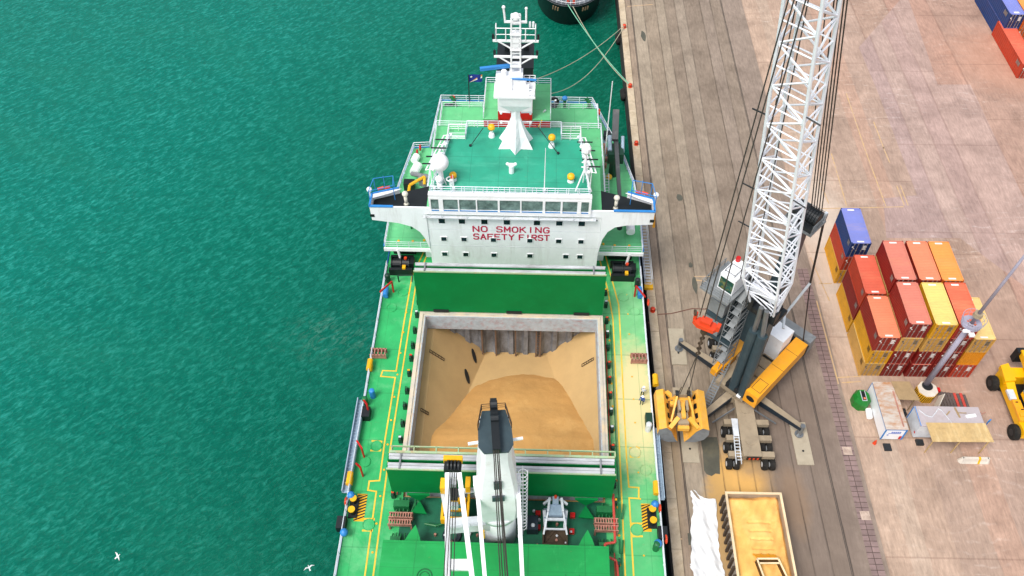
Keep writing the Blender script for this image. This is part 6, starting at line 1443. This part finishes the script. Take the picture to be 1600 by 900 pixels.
mb = MB(); mb.prismX([(45.74, .03), (46.51, .03), (46.36, .36), (46.26, .77), (45.99, .77), (45.89, .36)], 50.0, 50.25); mb.build('band', M['yellow'], t)

# ------------------------------------------------------------------ reach stacker
t = thing('reach_stacker', 'yellow reach stacker with large black tyres at the right edge', 'reach stacker', (56.8, 52.8, 0))
mb = MB()
mb.prismX([(48.3, 1.0), (58.9, 1.0), (58.9, 2.1), (57.0, 2.5), (54.2, 2.0), (50.5, 1.9), (48.3, 2.2)], 54.9, 55.9); mb.prismX([(48.3, 1.0), (58.9, 1.0), (58.9, 2.1), (57.0, 2.5), (54.2, 2.0), (50.5, 1.9), (48.3, 2.2)], 57.9, 58.9)
mb.box(55.9, 57.9, 57.2, 58.9, 1.2, 2.6); mb.box(55.9, 57.9, 48.3, 50.0, 1.2, 2.3); mb.prism([(54.7, 56.4), (54.9, 59.2), (55.9, 59.6), (56.0, 56.6)], 2.1, 2.7); ch_ = mb.build('chassis', M['reachy'], t)
mb = MB(); mb.box(55.9, 57.9, 50.0, 57.2, 1.0, 1.2); mb.box(56.1, 57.7, 50.2, 52.5, 1.2, 2.2); mb.build('engine_bay', M['black'], t)
mb = MB(); mb.box(54.85, 55.75, 50.2, 53.6, 1.95, 2.35); mb.box(55.0, 55.6, 50.8, 51.4, 2.35, 2.5); mb.box(58.05, 58.9, 50.2, 53.6, 1.95, 2.35); mb.build('side_tank', M['orange'], t)
mb = MB(); mb.box(54.75, 55.5, 53.8, 55.4, 1.95, 2.25); mb.build('step_box', M['whitegrey'], t)
for x, y, r_ in ((54.35, 57.5, .85), (59.4, 57.5, .85), (54.6, 49.4, .85), (59.2, 49.4, .85), (55.3, 57.5, .85), (58.5, 57.5, .85)):
    mb = MB(); mb.tube((x-.35, y, r_), (x+.35, y, r_), r_, n=24); mb.tube((x-.24, y, r_), (x+.24, y, r_), r_+.06, n=24); w_ = mb.build('wheel', M['rubber'], t)
    mb = MB(); mb.tube((x-.37, y, r_), (x+.37, y, r_), .4, n=16); mb.build('rim', M['dark'], w_)
mb = MB(); mb.beam((57.3, 49.4, 3.2), (57.7, 61.0, 3.4), .8, .8); bm2 = mb.build('boom', M['reachy'], t)
mb = MB(); mb.tube((56.3, 53, 2.2), (56.6, 56.5, 3.6), .16, n=8); mb.tube((57.5, 53, 2.2), (57.2, 56.5, 3.6), .16, n=8); mb.build('lift_cylinder', M['steel'], bm2)
mb = MB(); mb.box(57.0, 58.4, 60.6, 61.6, 1.8, 3.6); mb.box(57.7, 60.9, 61.2, 61.9, 1.3, 1.8); mb.build('spreader', M['black'], t)
mb = MB(); mb.box(56.1, 57.7, 52.8, 54.6, 2.3, 4.2); cb = mb.build('cab', M['reachy'], t); mb = MB(); mb.box(56.08, 57.72, 53.0, 54.62, 2.9, 4.0); mb.box(56.2, 57.6, 53.1, 54.5, 4.2, 4.22); mb.build('window', M['glass'], cb)
mb = MB()
for y in (48.27,):
    for x in (55.1, 58.4): mb.box(x, x+.4, y-.02, y+.03, 1.5, 1.75)
for x, y in ((55.4, 51.9), (55.1, 53.1)): mb.box(x, x+.3, y, y+.16, 2.36, 2.4)
mb.build('vent', M['black'], t)

def squeeze(o):
    for ch in o.children:
        if ch.name.startswith('wheel'):
            dy = (55.95-57.5) if ch.data.vertices[0].co.y+52.8 > 53 else 0
            for q in [ch]+list(ch.children): q.location.y += dy; q.location.x += .35
        elif ch.type == 'MESH':
            for q in [ch]+list(ch.children):
                for v in q.data.vertices: v.co.y = (v.co.y+52.8-49.4)*.8+49.4-52.8
                q.location.x += .35
squeeze(t)
for ch in t.children:
    for g_ in ch.children: g_.location.x = 0
    for g_ in ch.children: g_.location.y = 0
# ------------------------------------------------------------------ steel bin of grain
t = thing('grain_trailer', 'large open steel trailer filled with orange grain standing on the quay', 'grain trailer', (23.8, 34, 0))
x0, x1, y0, y1 = 20.95, 26.75, 26.5, 40.4
mb = MB(); W_ = .14
mb.box(x0, x0+W_, y0, y1, .7, 2.8); mb.box(x1-W_, x1, y0, y1, .7, 2.8); mb.box(x0+W_, x1-W_, y1-W_, y1, .7, 2.8); mb.box(x0+W_, x1-W_, y0, y0+W_, .7, 2.8); mb.box(x0, x1, y0, y1, .6, .7); mb.build('side_wall', mat('trailer_grey_wall', '#a79b8c', .6, dirt='#d3a566', amt=.4), t)
mb = MB(); mb.box(x0-.06, x0+W_+.04, y0, y1, 2.8, 2.9); mb.box(x1-W_-.04, x1+.06, y0, y1, 2.8, 2.9); mb.box(x0-.06, x1+.06, y1-W_-.04, y1+.06, 2.802, 2.905); mb.build('top_rim', mat('cream_rim', '#e8cfa8', .6), t)
mb = MB()
for k in range(16): mb.box(x0-.28, x0, y1-.4-k*.85, y1-.15-k*.85, .3, 2.6)
mb.build('side_rib', M['mudbrown'], t)
for k in range(5):
    for x in (x0+.3, x1-.3):
        y = y1-1.4-k*1.4-(0 if k < 3 else 3); mb = MB(); mb.tube((x-.25, y, .5), (x+.25, y, .5), .5, n=16); mb.build('wheel', M['rubber'], t)
def gz(x, y):
    u = (x-x0)/(x1-x0); v = (y1-y)/(y1-y0); r_ = abs(u-.5)*2
    z = 2.0+.28*(1-r_**2)+.18*math.exp(-((v-.03)/.03)**2)*(1+.5*math.sin(u*9))-.9*max(0, .045-v)/.045*(.5+.3*math.sin(5*u))
    z += .05*math.sin(x*3+y*1.3)+.03*math.sin(x*7.1-y*3.2)
    if .35 < u < .75:
        for yy in (37.4, 36.5, 35.6, 34.6, 34.0, 33.3): z -= .14*math.exp(-((y-yy)/.1)**2)
    if u > .93: z -= .5*(u-.93)/.07
    return z
mb = MB(); nx_, ny_ = 60, 180; vs = []
for j in range(ny_+1):
    for i in range(nx_+1):
        x = x0+W_+(x1-x0-2*W_)*i/nx_; y = y0+W_+(y1-y0-2*W_)*j/ny_; vs.append((x, y, gz(x, y)))
mb.add(vs, [(j*(nx_+1)+i, j*(nx_+1)+i+1, (j+1)*(nx_+1)+i+1, (j+1)*(nx_+1)+i) for j in range(ny_) for i in range(nx_)])
tag(mb.build('grain_load', M['grain2'], None, True, org=(23.8, 34, 1)), 'smooth load of orange grain filling the steel trailer', 'grain')
t = thing('grain_hopper', 'open orange loading bucket with pale rim standing on the trailer grain', 'loading bucket', (24.9, 31, 2.1))
q0, q1, q2, q3 = (23.05, 33.14, 3.2), (25.15, 33.19, 3.2), (27.0, 27.0, 3.2), (24.3, 27.0, 3.2)
mb = MB()
for a_, b2 in ((q0, q1), (q1, q2), (q2, q3), (q3, q0)):
    A_ = Vector(a_); B_ = Vector(b2); mb.beam(A_-Vector((0, 0, .45)), B_-Vector((0, 0, .45)), .08, .9)
mb.build('wall', mat('hopper_dark_side', '#4a2f12', .6), t)
mb = MB()
for a_, b2 in ((q0, q1), (q1, q2), (q2, q3), (q3, q0)): mb.beam(a_, b2, .16, .1)
mb.beam(Vector(q0)+Vector((.1, -.45, 0)), Vector(q1)+Vector((.1, -.45, 0)), .14, .1); mb.build('rim', mat('cream_rim_pale', '#f0d8ae', .6), t)
mb = MB()
for k in range(3):
    x = q0[0]+.12+k*.72; mb.add([(x, q0[1]+.1, 3.15), (x+.6, q0[1]+.1, 3.15), (x+.45, q0[1]+.75, 2.5), (x-.15, q0[1]+.75, 2.5)], [(0, 1, 2, 3)]); mb.beam((x-.05, q0[1]+.1, 3.15), (x-.25, q0[1]+.8, 2.45), .08, .1)
mb.build('tooth_plate', M['orange'], t)
# ------------------------------------------------------------------ tarpaulin
L_ = [(17.82, 41.78), (17.93, 40.81), (17.93, 39.63), (17.48, 37.96), (17.32, 35.85), (17.03, 33.8), (16.93, 33.39), (17.31, 32.14), (16.78, 30.83)]
R__ = [(18.25, 41.86), (19.19, 40.98), (20.48, 40.86), (20.31, 37.88), (20.17, 36.26), (20.12, 34.81), (20.28, 33.53), (20.43, 32.21), (20.45, 30.91)]
mb = MB(); vs = []; nu, nv_ = 26, 80
for j in range(nv_+1):
    s_ = j/nv_*8; k = min(7, int(s_)); f_ = s_-k
    a_ = Vector(L_[k]).lerp(Vector(L_[k+1]), f_); b2 = Vector(R__[k]).lerp(Vector(R__[k+1]), f_)
    for i in range(nu+1):
        u = i/nu; p = a_.lerp(b2, u); x, y = p.x+.05*math.sin(j*.9)*(u in (0, 1)), p.y
        z = .07+.07*math.sin(x*3.1+y*.5)+.06*math.sin(x*6+1.9*math.sin(y*.7))+.05*math.sin(y*1.7+x*2)+.03*math.sin(y*5+x*7)
        if j < 20 and .3 < u < .75: z += 0
        vs.append((x, y, max(.025, z+.06)))
fs = [(j*(nu+1)+i, j*(nu+1)+i+1, (j+1)*(nu+1)+i+1, (j+1)*(nu+1)+i) for j in range(nv_) for i in range(nu) if not (j < 14 and 9 < i < 20 and j < 12-abs(i-15)*1.2)]
mb.add(vs, fs); solo(mb, 'tarpaulin', M['tarp'], 'crumpled white tarpaulin lying on the quay beside the grain trailer', 'tarpaulin', (19, 37, 0), smooth=True)

# ------------------------------------------------------------------ people on deck
def person(x, y, z, rz, label, top, legs, head, arm=.3):
    bm_me = bpy.data.meshes.new('person')
    V_ = [(0, 0, .95), (0, 0, 1.2), (0, 0, 1.42), (0, .01, 1.52), (0, .02, 1.68),
          (.1, 0, .9), (.12, .05, .5), (.12, 0, .1), (.12, .14, .04), (-.1, 0, .9), (-.12, -.05, .5), (-.12, -.1, .1), (-.12, .05, .04),
          (.2, 0, 1.4), (.27, .05, 1.13), (.24, .05+arm, 1.0), (-.2, 0, 1.4), (-.28, .0, 1.12), (-.22, .12, .9)]
    E_ = [(0,1),(1,2),(2,3),(3,4),(0,5),(5,6),(6,7),(7,8),(0,9),(9,10),(10,11),(11,12),(2,13),(13,14),(14,15),(2,16),(16,17),(17,18)]
    R_ = [.15, .15, .16, .06, .11, .1, .075, .05, .045, .1, .075, .05, .045, .075, .055, .04, .075, .055, .04]
    bm_me.from_pydata(V_, E_, []); o = bpy.data.objects.new('person', bm_me); COL.objects.link(o)
    md = o.modifiers.new('s', 'SKIN'); 
    for v, r_ in zip(bm_me.skin_vertices[0].data if bm_me.skin_vertices else [], R_): v.radius = (r_, r_*.85)
    if not bm_me.skin_vertices: pass
    o.modifiers.new('u', 'SUBSURF').levels = 2
    dg = bpy.context.evaluated_depsgraph_get(); me = bpy.data.meshes.new_from_object(o.evaluated_get(dg)); bpy.data.objects.remove(o)
    for mm in (legs, top, M['skin']): me.materials.append(mm)
    for p in me.polygons: p.material_index = 0 if p.center.z < .98 and abs(p.center.x) < .2 else (2 if p.center.z > 1.5 or (p.center.y > .16+arm*.4 and p.center.z > .8) else 1); p.use_smooth = True
    me.name = 'person'; o = bpy.data.objects.new('person', me); COL.objects.link(o); o.location = (x, y, z); o.rotation_euler = (0, 0, rz); tag(o, label, 'person')
    mb = MB(); mb.sphere((0, .02, 1.73), .13, 12, .85, True); mb.cyl((0, .05), .16, 1.72, 1.74, 12); h_ = MB.build(mb, 'hard_hat', head, None); h_.parent = o
    return o
a_ = shipw(*(14.93, 50.35)[:2]); person(a_[0], a_[1], 4.02, 2.6, 'person in blue top and white hard hat walking on the dusty deck near the grab', M['boiler'], M['trous'], M['white'])
a_ = shipw(*(14.98, 51.19)[:2]); person(a_[0]+.1, a_[1]+.3, 4.02, -.6, 'person in grey top and dark green trousers standing just behind the blue one', M['whitegrey'], M['trous'], M['white'])
a_ = shipw(*(5.22, 97.44)[:2]); person(a_[0], a_[1], 7.02, 1.0, 'person in dark clothes at the stern rail next to the red casing', M['navy'], M['dark'], M['white'])
# ------------------------------------------------------------------ gulls
for (x, y, z, rz_, rl, lb) in (((-41.32, 32.45)+(2, -.9, .35, 'white gull gliding low over the water near the lower left corner'),) + ((-21.41, 31.32)+(3, .5, -.2, 'white gull gliding beside the ship bow at the bottom'),)):
    t = thing('gull', lb, 'gull', (0, 0, 0), 'gulls over the water', loc=(x, y, z)); t.rotation_euler = (rl, 0, rz_); t.scale = (.7, .7, .7)
    mb = MB(); mb.sphere((0, 0, 0), .13, 8, .8); mb.tube((0, -.35, 0), (0, .3, .0), .1, .06, 8); mb.sphere((0, .36, .03), .08, 8); mb.add([(-.07, -.3, 0), (.07, -.3, 0), (.12, -.55, 0), (-.12, -.55, 0)], [(0, 1, 2, 3)]); mb.build('body', M['gull'], t)
    for s in (-1, 1):
        mb = MB(); mb.add([(0, .14, .04), (s*.4, .2, .16), (s*.85, -.08, .05), (s*.4, -.02, .15), (0, -.14, .04)], [(0, 1, 3, 4), (1, 2, 3)]); mb.build('wing', M['gull'], t)

# ------------------------------------------------------------------ light, sky, camera
w = bpy.data.worlds.new('World'); scn.world = w; w.use_nodes = True
nt = w.node_tree; bg = nt.nodes['Background']
sky = nt.nodes.new('ShaderNodeTexSky'); sky.sky_type = 'NISHITA'; sky.sun_disc = False
EL, AZ = math.radians(58), math.radians(-135)
sky.sun_elevation = EL; sky.sun_rotation = AZ; sky.dust_density = 3; sky.air_density = 1.2; sky.ozone_density = 1
hs_ = nt.nodes.new('ShaderNodeHueSaturation'); hs_.inputs['Saturation'].default_value = .4
nt.links.new(sky.outputs[0], hs_.inputs['Color']); nt.links.new(hs_.outputs[0], bg.inputs[0]); bg.inputs[1].default_value = .15
sl = bpy.data.lights.new('sun', 'SUN'); sl.energy = 1.9; sl.angle = math.radians(22); sl.color = (1, .965, .91)
so = bpy.data.objects.new('sun', sl); COL.objects.link(so)
dirv = Vector((math.sin(AZ)*math.cos(EL), math.cos(AZ)*math.cos(EL), math.sin(EL)))
so.rotation_euler = (-dirv).to_track_quat('-Z', 'Y').to_euler()
cam = bpy.data.cameras.new('camera'); cam.sensor_width = 36; cam.lens = 29.9411; cam.clip_end = 4000; cam.clip_start = 1
co = bpy.data.objects.new('camera', cam); COL.objects.link(co)
R3 = Matrix([[0.999681, -0.015214, 0.020164], [0.024528, 0.775406, -0.630986], [-0.006035, 0.63128, 0.775532]])
co.matrix_world = Matrix.Translation((0, 0, 85.967)) @ R3.to_4x4()
scn.camera = co
scn.view_settings.view_transform = 'Standard'; scn.view_settings.look = 'None'; scn.view_settings.gamma = 1; scn.view_settings.use_curve_mapping = False
scn.view_settings.exposure = .44
